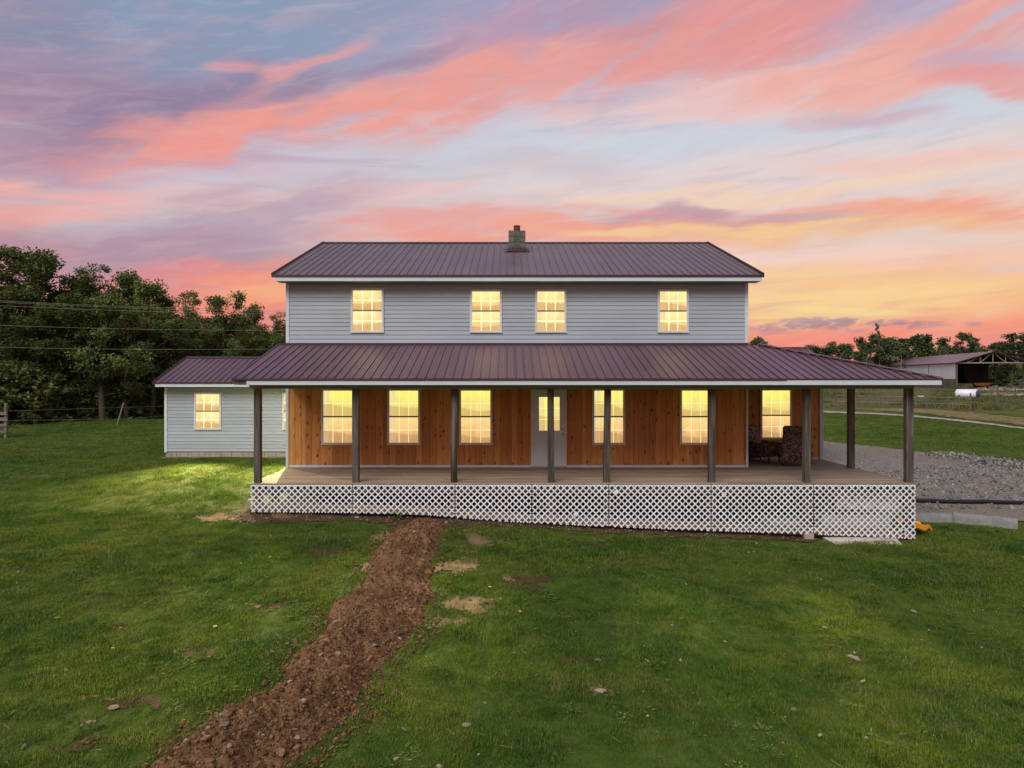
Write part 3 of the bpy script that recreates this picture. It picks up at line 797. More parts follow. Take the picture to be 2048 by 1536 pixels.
# stones: a few shared lumpy shapes
def rock(seed, mat, flat=.6, sub=1, name='stone'):
    bm = bmesh.new(); bmesh.ops.create_icosphere(bm, subdivisions=sub, radius=.5)
    r = random.Random(seed); ax = [r.uniform(.65, 1.3), r.uniform(.65, 1.2), flat * r.uniform(.7, 1.2)]
    for v in bm.verts:
        q = 1 + r.uniform(-.22, .22)
        v.co = Vector((v.co.x * ax[0] * q, v.co.y * ax[1] * q, v.co.z * ax[2] * q))
    me = bpy.data.meshes.new(name); bm.to_mesh(me); bm.free(); me.materials.append(mat)
    o = bpy.data.objects.new(name, me); COL.objects.link(o); return o
def in_poly_pts(poly, n):
    p = np.array(poly); x = RNG.uniform(p[:, 0].min(), p[:, 0].max(), n); y = RNG.uniform(p[:, 1].min(), p[:, 1].max(), n)
    k_ = inside(poly, x, y); return x[k_], y[k_]
# clods on the mound
ncl = 34000
ii = RNG.integers(0, mX.shape[0], ncl); jj = RNG.integers(0, mX.shape[1], ncl)
okc = mH[ii, jj] > .05; ii = ii[okc]; jj = jj[okc]; n = len(ii)
s1 = RNG.gamma(1.1, .013, n) + .007; s1 = np.minimum(s1, .14)
P = np.stack([mX[ii, jj], mY[ii, jj], mZ[ii, jj] + s1 * .15], 1)
si = RNG.integers(0, mX.shape[0], 5200); sj = np.where(RNG.uniform(0, 1, 5200) < .5, 8, mX.shape[1] - 9)
sX = mX[si, sj] + RNG.normal(0, .17, 5200); sY = mY[si, sj] + RNG.normal(0, .17, 5200); s2 = np.minimum(RNG.gamma(1.1, .012, 5200) + .008, .09)
P = np.concatenate([P, np.stack([sX, sY, ground(sX, sY) + .012 + s2 * .25], 1)]); s1 = np.concatenate([s1, s2]); n = len(P)
scatter('soil_clods', P, RNG.uniform(0, 6.28, (n, 3)), np.stack([s1, s1, s1], 1),
        [rock(i, M['clod'], .8) for i in range(5)], 'loose clods of red-brown soil lying on the trench mound')
npb = 900
ii = RNG.integers(0, mX.shape[0], npb); jj = RNG.integers(0, mX.shape[1], npb)
okc = mH[ii, jj] > .03; ii = ii[okc]; jj = jj[okc]; n = len(ii)
s1 = RNG.gamma(1.3, .014, n) + .012; s1 = np.minimum(s1, .09)
P = np.stack([mX[ii, jj], mY[ii, jj], mZ[ii, jj] + s1 * .2], 1)
sxp, syp = in_poly_pts(strip, 1300); m_ = len(sxp)
P = np.concatenate([P, np.stack([sxp, syp, ground(sxp, syp) + .03], 1)]); s1 = np.concatenate([s1, RNG.gamma(1.4, .012, m_) + .012]); n = len(P)
lx, ly = lawn_points(240, -13, 13, 6.5, 17); P = np.concatenate([P, np.stack([lx, ly, ground(lx, ly) + .03], 1)]); s1 = np.concatenate([s1, RNG.gamma(1.5, .014, len(lx)) + .02]); n = len(P)
scatter('pebbles', P, RNG.uniform(-.5, .5, (n, 3)) + np.stack([np.zeros(n), np.zeros(n), RNG.uniform(0, 6.28, n)], 1), np.stack([s1, s1, s1], 1),
        [rock(20 + i, M['stone_pale'], .5) for i in range(4)], 'small pale pebbles in the trench spoil and lawn')
# gravel stones
gx1, gy1 = in_poly_pts(GRAVEL, 26000); n = len(gx1)
bermd = np.abs(fbm(gx1 * .3, gy1 * .3, 2, 8))
coarse = ((gy1 > 20.9) & (gy1 < 26.5 + .3 * (gx1 - 10)) & (gx1 > 10))
s1 = RNG.uniform(.03, .07, n) + coarse * RNG.uniform(.0, .10, n)
kp = (gy1 < 39) & ((coarse) | (RNG.uniform(0, 1, n) < .30)); gx1, gy1, s1 = gx1[kp], gy1[kp], s1[kp]; n = len(gx1)
bx_, by_ = [], []
edge = [(25.5,24.9),(24.2,26.9),(22.8,29.2),(22.0,31.0),(20.9,33.2)]
for i in range(len(edge) - 1):
    (x0, y0), (x1, y1) = edge[i], edge[i + 1]; t = RNG.uniform(0, 1, 480); o_ = RNG.normal(0, .5, 480) - .5
    bx_.append(x0 + (x1 - x0) * t + o_); by_.append(y0 + (y1 - y0) * t + o_ * .5)
bx_ = np.concatenate(bx_); by_ = np.concatenate(by_); m_ = len(bx_)
gx1 = np.concatenate([gx1, bx_]); gy1 = np.concatenate([gy1, by_]); s1 = np.concatenate([s1, RNG.uniform(.05, .20, m_)])
lift = np.concatenate([np.zeros(n), np.clip(RNG.normal(.03, .05, m_), 0, .2)]); n = len(gx1)
scatter('gravel_stones', np.stack([gx1, gy1, ground(gx1, gy1) + .03 + s1 * .12 + lift], 1), RNG.uniform(0, 6.28, (n, 3)), np.stack([s1, s1, s1 * .8], 1),
        [rock(40 + i, M['gravel_stone'], .6) for i in range(5)], 'coarse grey gravel stones heaped on the drive')
# ================================================================== THE FARMHOUSE
XL, XR, YF, YB, ZD = -6.60, 7.20, 20.50, 30.80, -2.70
house = empty('farmhouse', (0, 20.5, -3.9), 'two-storey farmhouse with grey siding, brown metal roofs, pine porch wall and lit windows', 'house')

core = MB().box(XL + .03, XR - .03, YF + .03, YB, -4.2, 2.84)
core.box(XR - .03, 10.32, 22.53, YB, -4.3, .0)
core.build('wall_core', M['dark_gap'], house)

def laps(name, a, b, z0, z1, nrm, parent, pitch=.125, mat='siding'):
    """horizontal lap boards from a to b (x, y), stacked between z0 and z1"""
    a = Vector((a[0], a[1], 0)); b = Vector((b[0], b[1], 0)); L = (b - a).length; nv = Vector((nrm[0], nrm[1], 0))
    w = mk(name, [a + Vector((0, 0, z0)), b + Vector((0, 0, z0)), b + Vector((0, 0, z1)), a + Vector((0, 0, z1))], [(0, 1, 2, 3)], M['siding'], parent)
    me = None; z = z0
    while z < z1 - .03:
        h = min(pitch, z1 - z)
        if me is None or h < pitch - 1e-4:
            d = b - a; o1, o2 = nv * .020, nv * .004
            v = [Vector(), d, d + o1, Vector() + o1, Vector((0, 0, h)), d + Vector((0, 0, h)), d + Vector((0, 0, h)) + o2, Vector((0, 0, h)) + o2]
            v[2] = v[2] + Vector((0, 0, .004)); v[3] = v[3] + Vector((0, 0, .004))
            ob = mk('siding_board', v, [(0, 1, 2, 3), (7, 6, 5, 4), (3, 2, 6, 7), (0, 3, 7, 4), (1, 5, 6, 2)], M[mat], w, loc=(a.x, a.y, z))
            me = ob
        else:
            dup(me, w, loc=(a.x, a.y, z))
        z += pitch
    return w
ZUP0, ZUP1 = 1.03, 2.86
laps('upper_wall', (XL, YF), (XR, YF), ZUP0, ZUP1, (0, -1), house)
laps('side_wall', (XL, YB), (XL, YF + .05), -2.75, 2.86, (-1, 0), house)
laps('side_wall', (XR, YF + .05), (XR, YB), -.2, 2.86, (1, 0), house)
laps('wing_side_wall', (10.35, 22.55), (10.35, YB), -2.75, .0, (1, 0), house)
for sx in (XL + .005, XR - .005):
    MB().poly([(sx, YF, 2.86), (sx, YB, 2.86), (sx, 25.65, 4.93)], (.03 if sx < 0 else -.03, 0, 0)).build('gable', M['siding'], house)
for x0, x1, y0, y1, z0, z1 in ((XL - .03, XL + .07, YF - .035, YF + .08, ZUP0 - .03, 2.84), (XR - .07, XR + .03, YF - .035, YF + .08, ZUP0 - .03, 2.84),
                               (XL - .03, XL + .055, YF - .04, YF + .08, ZD + .0, -.16), (XR - .035, XR + .03, YF - .04, YF + .08, ZD, -.16),
                               (10.28, 10.40, 22.44, 22.56, ZD, -.16)):
    MB().box(x0, x1, y0, y1, z0, z1).build('corner_trim', M['white_trim'], house, bevel=.004)

# pine board walls under the porch
def pine_wall(x0, x1, y, z0, z1):
    w = MB().box(x0, x1, y + .012, y + .03, z0, z1).build('pine_wall', M['dark_gap'], house)
    x = x0; protos = {}
    while x < x1 - .02:
        wd = random.choice((.185, .185, .19, .14, .235))
        if x + wd > x1: wd = x1 - x
        key = round(wd, 3)
        if key not in protos:
            protos[key] = MB().box(0, wd - .005, -.012, .008, z0, z1).build('wall_board', M['pine'], w, loc=(x, y, 0), bevel=.003)
        else: dup(protos[key], w, loc=(x, y + random.uniform(-.0015, .0015), 0))
        x += wd
    MB().box(x0, x1, y - .022, y + .01, z0 - .07, z0).build('base_trim', M['white_trim'], house, bevel=.003)
    return w
pine_wall(XL + .055, XR - .035, YF, ZD + .072, -.12)
pine_wall(XR + .03, 10.28, 22.5, ZD + .072, -.12)

# ---------------------------------------------------------------- roofs
def metal_roof(name, O, U, S, width, lim, mat, lo=None, rib=.2286, label=None):
    """ribbed steel sheets 0.914 wide laid along U, running up S; lim(u) gives the upper end, lo(u) the lower end"""
    O, U, S = Vector(O), Vector(U).normalized(), Vector(S).normalized(); N = U.cross(S).normalized()
    if N.z < 0: N = -N
    # deck below
    us = np.linspace(0, width, 25)
    pts = [O + U * u + S * (lo(u) if lo else 0) for u in us] + [O + U * u + S * lim(u) for u in us[::-1]]
    root = MB().poly([p - N * .012 for p in pts], -N * .05).build(name, M['beam_wrap'], house)
    npan = math.ceil(width / .9144)
    for i in range(npan):
        u0 = i * .9144; prof = []
        for r in range(4):
            q = u0 + r * rib
            prof += [(q - .022, 0), (q - .012, .026), (q + .012, .026), (q + .022, 0)]
            for t in (.076, .152): prof += [(q + t - .016, 0), (q + t - .006, .0045), (q + t + .006, .0045), (q + t + .016, 0)]
        prof += [(u0 + .9144 - .0225, 0)]
        prof = [(u, h) for u, h in prof if -.035 <= u <= width + .03]
        V = []; Fc = []
        for u, h in prof:
            uc = min(max(u, 0), width); b, t = (lo(uc) if lo else 0), max(lim(uc), 0.002)
            h2 = h + (.0015 if i % 2 else 0)
            V += [O + U * u + S * (b - .03) + N * h2, O + U * u + S * max(t, b) + N * h2]
        for k2 in range(len(prof) - 1): Fc.append((2 * k2, 2 * k2 + 2, 2 * k2 + 3, 2 * k2 + 1))
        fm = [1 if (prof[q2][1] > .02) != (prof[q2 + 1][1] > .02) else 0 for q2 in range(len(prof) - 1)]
        if len(prof) > 1: mk('roof_sheet', V, Fc, None, root, mats=[mat, M['rib_shade_grey' if mat == M['roof_grey'] else 'rib_shade']], fmi=fm)
    return root
# main roof, front and back slope
zs0, zs1, ye, yr = 3.00, 5.05, 20.05, 25.65
Sm = Vector((0, yr - ye, zs1 - zs0)); Lm = Sm.length
metal_roof('main_roof', (-6.86, ye, zs0), (1, 0, 0), Sm, 14.38, lambda u: Lm, M['roof_grey'])
metal_roof('back_roof', (-6.86, 2 * yr - ye, zs0), (1, 0, 0), Vector((0, -(yr - ye), zs1 - zs0)), 14.38, lambda u: Lm, M['roof_grey'])
MB().poly([(-6.9, yr - .16, zs1 - .03), (-6.9, yr, zs1 + .045), (-6.9, yr + .16, zs1 - .03)], (14.46, 0, 0)).build('ridge_cap', M['roof_trim'], house)
MB().box(-6.88, 7.54, ye - .045, ye - .02, zs0 - .05, zs0 + .012).build('eave_trim', M['roof_trim'], house)
MB().box(-6.80, 7.48, ye - .02, ye + .01, zs0 - .17, zs0 - .052).build('fascia', M['white_trim'], house)
MB().box(-6.80, 7.48, ye + .012, YF + .02, zs0 - .165, zs0 - .145).build('soffit', M['beam_wrap'], house)
for sx in (-6.89, 7.52):
    MB().bar((sx, ye - .03, zs0 + .0), (sx, yr, zs1 + .0), .04, .13).build('rake_trim', M['roof_trim'], house)
    MB().bar((sx, 2 * yr - ye + .03, zs0), (sx, yr, zs1), .04, .13).build('rake_trim', M['roof_trim'], house)
# wall flashing where the porch roof meets the wall
MB().box(XL - .28, XR + .02, YF - .06, YF - .022, .955, 1.035).build('flashing', M['roof_trim'], house)

# porch roof (front slope with a hip on its right end, and the right side slope)
PY0, PY1, PZ0, PZ1, PXL, PXR = 17.12, 20.46, -.030, .960, -6.86, 10.90
Sp = Vector((0, PY1 - PY0, PZ1 - PZ0)); Lp = Sp.length; dY = PY1 - PY0
metal_roof('porch_roof', (PXL, PY0, PZ0), (1, 0, 0), Sp, PXR - PXL, lambda u: min(Lp, max(0, (PXR - PXL - u) / dY * Lp)), M['roof'])
metal_roof('porch_side_roof', (PXR, PY0, PZ0), (0, 1, 0), Vector((-dY, 0, PZ1 - PZ0)), 14.0, lambda u: min(Lp, u / dY * Lp), M['roof'])
MB().bar((PXR - .02, PY0 + .02, PZ0 + .035), (PXR - dY, PY1, PZ1 + .045), .20, .03).build('hip_cap', M['roof'], house)
MB().box(PXL, 7.0, PY0 - .05, PY0 - .028, PZ0 - .045, PZ0 + .008).build('eave_trim', M['roof_trim'], house)
MB().box(7.0, PXR, PY0 - .048, PY0 - .028, PZ0 - .025, PZ0 + .006).build('eave_trim', M['roof_trim'], house)
fas = MB().box(-6.52, PXR - .03, PY0 - .028, PY0 + .0, PZ0 - .155, PZ0 - .03).build('fascia', M['white_trim'], house)
MB().box(PXR - .03, PXR, PY0 - .0, 31, PZ0 - .155, PZ0 - .03).build('fascia', M['white_trim'], house)
MB().box(-6.84, -6.53, PY0 - .0, PY0 + .10, PZ0 - .155, PZ0 - .05).build('rafter_end', M['post_old'], house)
MB().bar((PXL - .02, PY0 - .02, PZ0 - .03), (PXL - .02, PY1, PZ1 - .02), .03, .09).build('rake_trim', M['roof_trim'], house)
MB().poly([(-6.55, PY0 + .12, PZ0 - .06), (-6.55, PY1, PZ1 - .09), (-6.55, PY1, PZ0 - .13), (-6.55, PY0 + .12, PZ0 - .13)], (-.02, 0, 0)).build('porch_gable', M['white_trim'], house)
MB().box(-6.52, PXR - .04, PY0 + .005, YF - .025, PZ0 - .170, PZ0 - .150).build('porch_ceiling', M['beam_wrap'], house)
MB().box(XR + .035, PXR - .04, YF - .024, 22.45, PZ0 - .170, PZ0 - .150).build('porch_ceiling', M['beam_wrap'], house)
MB().box(-6.62, 10.45, 17.53, 17.70, -.290, -.202).build('porch_beam', M['beam_wrap'], house, bevel=.006)
MB().box(10.28, 10.45, 17.705, 22.4, -.290, -.202).build('porch_beam', M['beam_wrap'], house, bevel=.006)

# chimney of single blocks
ch = MB().box(.07, .63, 23.83, 24.33, 4.1, 5.10).build('chimney', M['mortar'], house)
bz = 4.52
for r in range(3):
    splits = [(.055, .46), (.47, .645)] if r % 2 == 0 else [(.055, .245), (.255, .645)]
    for (a, b) in splits:
        MB().box(a, b, 23.815, 24.02, bz, bz + .197).build('block', M['chimney_block'], ch, bevel=.006)
        MB().box(a, b, 24.14, 24.345, bz, bz + .197).build('block', M['chimney_block'], ch, bevel=.006)
    for xx in ((.055, .065), (.635, .645)): MB().box(xx[0], xx[1], 24.03, 24.13, bz, bz + .197).build('block', M['chimney_block'], ch)
    bz += .206
MB().poly([(.20, 23.92, 5.10), (.50, 23.92, 5.10), (.47, 24.0, 5.16), (.23, 24.0, 5.16)], (0, .25, 0)).build('chimney_crown', M['concrete'], ch)
fl = MB().tube([(.35, 24.08, 5.1), (.35, 24.08, 5.34)], .115, 20).build('flue', M['clay'], ch, True)
MB().tube([(.35, 24.08, 5.30), (.35, 24.08, 5.345)], .123, 20).build('flue_rim', M['clay'], fl)
MB().box(.04, .66, 23.79, 24.36, 4.40, 4.515).build('chimney_flashing', M['roof_trim'], house)
MB().bar((-.08, 23.76, 4.385), (.78, 23.76, 4.385), .09, .02).build('chimney_flashing', M['roof_trim'], house)
MB().bar((-.12, 23.98, 4.50), (.77, 23.98, 4.50), .03, .02).build('chimney_flashing', M['roof_trim'], house)

# ---------------------------------------------------------------- left wing
WXL, WXR, WY = -12.50, XL - .03, 25.0
MB().box(WXL + .03, WXR, WY + .03, 29.3, -3.1, -.3).build('wall_core', M['dark_gap'], house)
laps('wing_wall', (WXL, WY), (WXR, WY), -2.71, -.30, (0, -1), house)
laps('wing_side_wall', (WXL, 29.3), (WXL, WY + .05), -2.71, -.30, (-1, 0), house)
MB().poly([(WXL + .01, WY, -.30), (WXL + .01, 29.3, -.30), (WXL + .01, 27.15, .66)], (.03, 0, 0)).build('gable', M['siding'], house)
MB().box(WXL - .03, WXL + .07, WY - .035, WY + .08, -2.74, -.32).build('corner_trim', M['white_trim'], house, bevel=.004)
Sw = Vector((0, 2.6, .98)); Lw = Sw.length
metal_roof('wing_roof', (-12.72, 24.6, -.185), (1, 0, 0), Sw, 6.1, lambda u: Lw, M['roof'])
metal_roof('wing_back_roof', (-12.72, 29.8, -.185), (1, 0, 0), Vector((0, -2.6, .98)), 6.1, lambda u: Lw, M['roof'])
MB().poly([(-12.75, 27.06, .765), (-12.75, 27.2, .845), (-12.75, 27.34, .765)], (6.13, 0, 0)).build('ridge_cap', M['roof_trim'], house)
MB().box(-12.74, -6.65, 24.555, 24.577, -.225, -.172).build('eave_trim', M['roof_trim'], house)
MB().box(-12.66, -6.65, 24.577, 24.61, -.335, -.227).build('fascia', M['white_trim'], house)
MB().box(-12.66, -6.65, 24.612, WY + .02, -.33, -.312).build('soffit', M['beam_wrap'], house)
for yy, s_ in ((24.58, 1), (29.82, -1)):
    MB().bar((-12.74, yy, -.20), (-12.74, 27.2, .79), .04, .11).build('rake_trim', M['roof_trim'], house)
fnd = MB().box(WXL + .04, WXR, WY + .06, 29.2, -3.3, -2.72).build('foundation', M['mortar'], house)
fb = None; x = WXL
while x < WXR - .1:
    for zz in (-2.915, -3.12):
        if fb is None: fb = MB().box(0, .394, 0, .08, 0, .192).build('block', M['foundation_block'], fnd, loc=(x, WY + .01, zz), bevel=.005)
        else: dup(fb, fnd, loc=(x + (0 if zz > -3 else -.2), WY + .01 + random.uniform(-.003, .003), zz))
    x += .403
# rear addition whose ridge end shows over the porch hip
MB().box(8.4, 13.2, 31, 35.2, -4, .6).build('rear_wing', M['siding'], house)
Sr = Vector((0, 3.9, 1.36)); Lr = Sr.length
metal_roof('rear_roof', (8.2, 28.2, .02), (1, 0, 0), Sr, 5.9, lambda u: Lr, M['roof'])
metal_roof('rear_back_roof', (8.2, 36.0, .02), (1, 0, 0), Vector((0, -3.9, 1.36)), 5.9, lambda u: Lr, M['roof'])
MB().box(8.1, 14.15, 32.0, 32.2, 1.35, 1.43).build('ridge_cap', M['roof'], house)

# ---------------------------------------------------------------- windows
def window(px0, px1, py0, py1, Y, kind='upper', rail=.5, pitch=3):
    a, b = at(px0, py1, Y), at(px1, py0, Y); x0, z0, x1, z1 = a.x, a.z, b.x, b.z; t = .066; y = Y
    m = MB()
    m.box(x0, x0 + t, y - .05, y - .002, z0, z1).box(x1 - t, x1, y - .05, y - .002, z0, z1)
    m.box(x0 + t, x1 - t, y - .05, y - .002, z1 - t, z1).box(x0 + t, x1 - t, y - .055, y - .002, z0, z0 + t * .9)
    m.box(x0 - .015, x1 + .015, y - .062, y - .0502, z0 - .012, z0 + .02)
    w = m.build('window', M['white_frame'], house, bevel=.004)
    gx0, gx1, gz0, gz1 = x0 + t, x1 - t, z0 + t * .9, z1 - t; zm = gz0 + (gz1 - gz0) * rail
    MB().box(gx0, gx1, y - .046, y - .012, zm - .022, zm + .022).build('sash_rail', M['sash_rail'], w, bevel=.003)
    top, low = ('pane_upper', 'pane_upper') if kind == 'upper' else ('pane_ground_top', 'pane_ground_low')
    for (za, zb, mt, yy) in ((zm + .022, gz1, top, y - .024), (gz0, zm - .022, low, y - .030)):
        MB().box(gx0, gx1, yy, yy + .006, za, zb).build('pane', M[mt], w)
        g = MB(); h = zb - za; wdt = gx1 - gx0; bw = .011 if kind == 'upper' else .008
        for q in (1 / 3, 2 / 3): g.box(gx0 + wdt * q - bw, gx0 + wdt * q + bw, yy - .007, yy - .002, za, zb)
        zc = (za + zb) / 2
        for s_ in (0, 1, 2): g.box(gx0 + wdt * s_ / 3 + (bw if s_ else 0), gx0 + wdt * (s_ + 1) / 3 - (bw if s_ < 2 else 0), yy - .007, yy - .002, zc - bw, zc + bw)
        g.build('muntin', M['muntin'], w)
    if kind == 'upper' and Y < 22: return w
    ld = bpy.data.lights.new('lawn_glow_spot', 'SPOT'); ld.energy = (6800 if Y < 22 else 300) if kind == 'ground' else 4900  # added spot outside the pane, aimed to throw a glow on the lawn
    ld.color = (1.0, .80, .36); ld.spot_size = math.radians(23 if kind == 'ground' else 96); ld.spot_blend = 1.0; ld.shadow_soft_size = 0.0; ld.specular_factor = 0.0
    lo_ = bpy.data.objects.new('lawn_glow_spot', ld); COL.objects.link(lo_); lo_.location = ((x0 + x1) / 2, y - .09, (z0 + z1) / 2); lo_.rotation_euler = (-math.radians(90 - (14.5 if kind == 'ground' else 13)), 0, math.radians(12) if Y > 24 else 0)
    attach(lo_, w)
    return w
for (a, b) in ((702, 768), (940, 1004), (1070, 1133), (1315, 1377)): window(a, b, 577 if a < 900 else 579, 665, YF)
for (a, b) in ((643, 709), (775, 841), (918, 985), (1184, 1250), (1359, 1424)): window(a, b, 777, 889, YF, 'ground', .5)
window(1520, 1583, 777, 878, 22.5, 'ground', .47)
window(389, 443, 785, 859, WY, 'upper')
window(565, 619, 785, 859, WY, 'upper')
# siding splice and a small hook beside the left post
# ---------------------------------------------------------------- front door
da, db = at(1062, 934, YF), at(1133, 779, YF)
m = MB(); dz0, dz1 = ZD + .005, db.z
m.box(da.x, da.x + .075, YF - .05, YF - .001, dz0, dz1).box(db.x - .075, db.x, YF - .05, YF - .001, dz0, dz1).box(da.x + .075, db.x - .075, YF - .05, YF - .001, dz1 - .07, dz1)
door = m.build('door_frame', M['white_frame'], house, bevel=.004)
sx0, sx1 = da.x + .078, db.x - .078; gl0, gl1 = at(1078, 861, YF), at(1119, 794, YF)
m = MB()
m.box(sx0, gl0.x, YF - .03, YF - .012, dz0 + .04, dz1 - .075).box(gl1.x, sx1, YF - .03, YF - .012, dz0 + .04, dz1 - .075)
m.box(gl0.x, gl1.x, YF - .03, YF - .012, dz0 + .04, gl0.z).box(gl0.x, gl1.x, YF - .03, YF - .012, gl1.z, dz1 - .075)
ds = m.build('door', M['door_paint'], door)
xm = (sx0 + sx1) / 2
for (a, b) in ((sx0 + .10, xm - .05), (xm + .05, sx1 - .10)):
    for (c_, d_) in ((dz0 + .16, dz0 + .86),):
        mm = MB().box(a, b, YF - .034, YF - .0302, c_, d_).box(a + .03, b - .03, YF - .040, YF - .0342, c_ + .03, d_ - .03)
        mm.build('door_panel', M['door_paint'], door, bevel=.002)
m = MB(); e = .022
m.box(gl0.x - e, gl0.x, YF - .042, YF - .0301, gl0.z - e, gl1.z + e).box(gl1.x, gl1.x + e, YF - .042, YF - .0301, gl0.z - e, gl1.z + e).box(gl0.x, gl1.x, YF - .042, YF - .0301, gl0.z - e, gl0.z).box(gl0.x, gl1.x, YF - .042, YF - .0301, gl1.z, gl1.z + e)
m.build('glass_trim', M['door_paint'], door)
MB().box(gl0.x, gl1.x, YF - .026, YF - .02, gl0.z, gl1.z).build('pane', M['pane_ground_top'], door)
g = MB(); wdt = gl1.x - gl0.x; hh = gl1.z - gl0.z
for q in (1 / 3, 2 / 3): g.box(gl0.x + wdt * q - .008, gl0.x + wdt * q + .008, YF - .034, YF - .027, gl0.z, gl1.z)
for q in (1 / 3, 2 / 3): g.box(gl0.x, gl1.x, YF - .0335, YF - .0275, gl0.z + hh * q - .008, gl0.z + hh * q + .008)
g.build('muntin', M['muntin'], door)
kz = at(0, 868, YF).z; kx = at(1124.5, 0, YF).x
MB().tube([(kx, YF - .03, kz), (kx, YF - .055, kz), (kx, YF - .075, kz), (kx, YF - .10, kz)], [.03, .014, .034, .026], 12).build('door_knob', M['knob'], door, True)
MB().tube([(kx, YF - .03, kz + .15), (kx, YF - .052, kz + .15)], [.032, .028], 12).build('deadbolt', M['knob'], door, True)
MB().box(da.x, db.x, YF - .075, YF - .052, ZD + .004, ZD + .045).build('threshold', M['steel'], door)

# ---------------------------------------------------------------- porch deck
deck = MB().box(-6.5, 10.33, 17.6, 20.4, -2.95, -2.76).box(7.3, 10.33, 20.42, 22.4, -2.95, -2.76).build('deck', M['deck_wood'], house)
y = 17.43; row = 0
while y < 22.46:
    xa, xb = (-6.58, 10.42) if y < 20.44 else (XR + .04, 10.42)
    x = xa + random.uniform(-.05, .05); w_ = .139
    if y < 20.45 and y + w_ > 20.46: w_ = .139
    while x < xb - .05:
        L_ = random.choice((3.66, 4.88, 4.27)); x2 = x + L_
        if x2 > xb - .9: x2 = xb + random.uniform(-.02, .02)
        MB().box(0, x2 - x - .004, 0, w_, -.03, 0).build('deck_board', M['deck_wood'], deck, loc=(x, y, ZD + random.uniform(-.002, .002)), bevel=.004)
        x = x2
    y += .1445; row += 1
MB().box(-6.55, 10.40, 17.50, 17.545, -2.98, -2.735).build('rim_joist', M['post_wood'], house)
MB().box(10.36, 10.40, 17.55, 22.45, -2.98, -2.735).build('rim_joist', M['post_wood'], house)
for k_ in range(7):
    xa = -6.5 + k_ * 2.41; xb = xa + 2.39
    za, zb = lat_bottom(xa), lat_bottom(xb)
    MB().poly([(xa, 17.47, za + .01), (xb, 17.47, zb + .01), (xb, 17.47, zb + .21), (xa, 17.47, za + .21)], (0, .035, 0)).build('skirt_board', M['deck_wood'], house)
# posts
PPX = [516, 712, 908, 1102, 1213, 1423, 1613, 1817]
for i, p in enumerate(PPX):
    X = (p - XC) / F * 17.62; zb = gz(X, 17.62) - .3
    w_ = .085 if i != 7 else .095
    if i == 2:
        po = MB().tube([(X, 17.62, ZD - .02), (X - .01, 17.62, -1.5), (X + .02, 17.62, -.292)], [.088, .085, .082], 14).build('post', M['post_wood'], house, True)
    else:
        tx = {0: .0, 1: .0, 3: -.01, 4: .03, 5: .0}.get(i, 0)
        po = MB().bar((X, 17.62, ZD - .02), (X + tx, 17.62, -.292), w_ * 1.9, .165, (0, 1, 0)).build('post', M['post_wood'], house, bevel=.006)
    MB().box(X - .09, X + .09, 17.56, 17.72, zb, ZD - .06).build('pier_post', M['post_wood'], house)
for (X, Y) in ((10.28, 20.42), (10.28, 22.3)):
    if Y < 21: MB().box(X - .085, X + .085, Y - .08, Y + .08, ZD - .02, -.292).build('post', M['post_wood'], house, bevel=.006)
    MB().box(X - .085, X + .085, Y - .08, Y + .08, gz(X, Y) - .3, ZD - .06).build('pier_post', M['post_wood'], house)
for (xx, yy) in [(-6.4, 18.8), (-3, 19), (1, 19), (4.5, 19.1), (8.5, 19)]:
    MB().box(xx - .1, xx + .1, yy - .1, yy + .1, gz(xx, yy) - .3, ZD - .25).build('pier_post', M['post_wood'], house)

# ---------------------------------------------------------------- lattice skirt, slat by slat
def lattice_panel(xa, xb, ztop, zbf, y, parent, name='lattice_panel', pitch=.1632, w=.032):
    root = MB().box(xa + .01, xb - .01, y + .016, y + .022, ztop - .035, ztop - .005).build(name, M['white_lattice'], parent)
    for s_ in (1, -1):
        H = ztop - min(zbf(xa), zbf(xb)) + .1
        c = xa + (math.floor((- H - .5) / pitch) + (.5 if s_ < 0 else .5)) * pitch
        while c < xb + H + .5:
            # line: x = c + s*(ztop - z)
            ts = np.linspace(0, H, 160); xs_ = c + s_ * ts; zs_ = ztop - ts
            ok = (xs_ >= xa + .012) & (xs_ <= xb - .012) & (zs_ >= np.array([zbf(q) for q in xs_]) + .0)
            if ok.sum() > 6:
                a_, b_ = np.where(ok)[0][[0, -1]]
                yy = y + (.008 if s_ > 0 else 0)
                MB().bar((xs_[a_], yy, zs_[a_]), (xs_[b_], yy, zs_[b_]), w, .007, (0, 1, 0)).build('lattice_slat', M['white_lattice'], root)
            c += pitch
    return root
seams = [(p - XC) / F * YL for p in (500, 705, 912, 1213, 1420, 1623, 1832)]
seams = [seams[0] + round((q - seams[0]) / .1632) * .1632 for q in [seams[0], seams[1], seams[2], (1062 - XC) / F * YL, seams[3], seams[4], seams[5], seams[6]]]
for i in range(len(seams) - 1):
    lattice_panel(seams[i], seams[i + 1], -2.735, lambda q: lat_bottom(q), YL, house)
for px_, py_ in ((1232, 985), (1448, 989), (1152, 1028), (1808, 1064), (1805, 1063)):
    pc = at(px_, py_, YL - .006); MB().poly([(pc.x - .07, pc.y, pc.z), (pc.x, pc.y, pc.z - .07), (pc.x + .07, pc.y, pc.z), (pc.x, pc.y, pc.z + .07)], (0, -.004, 0)).build('lattice_patch', M['white_lattice'], house)
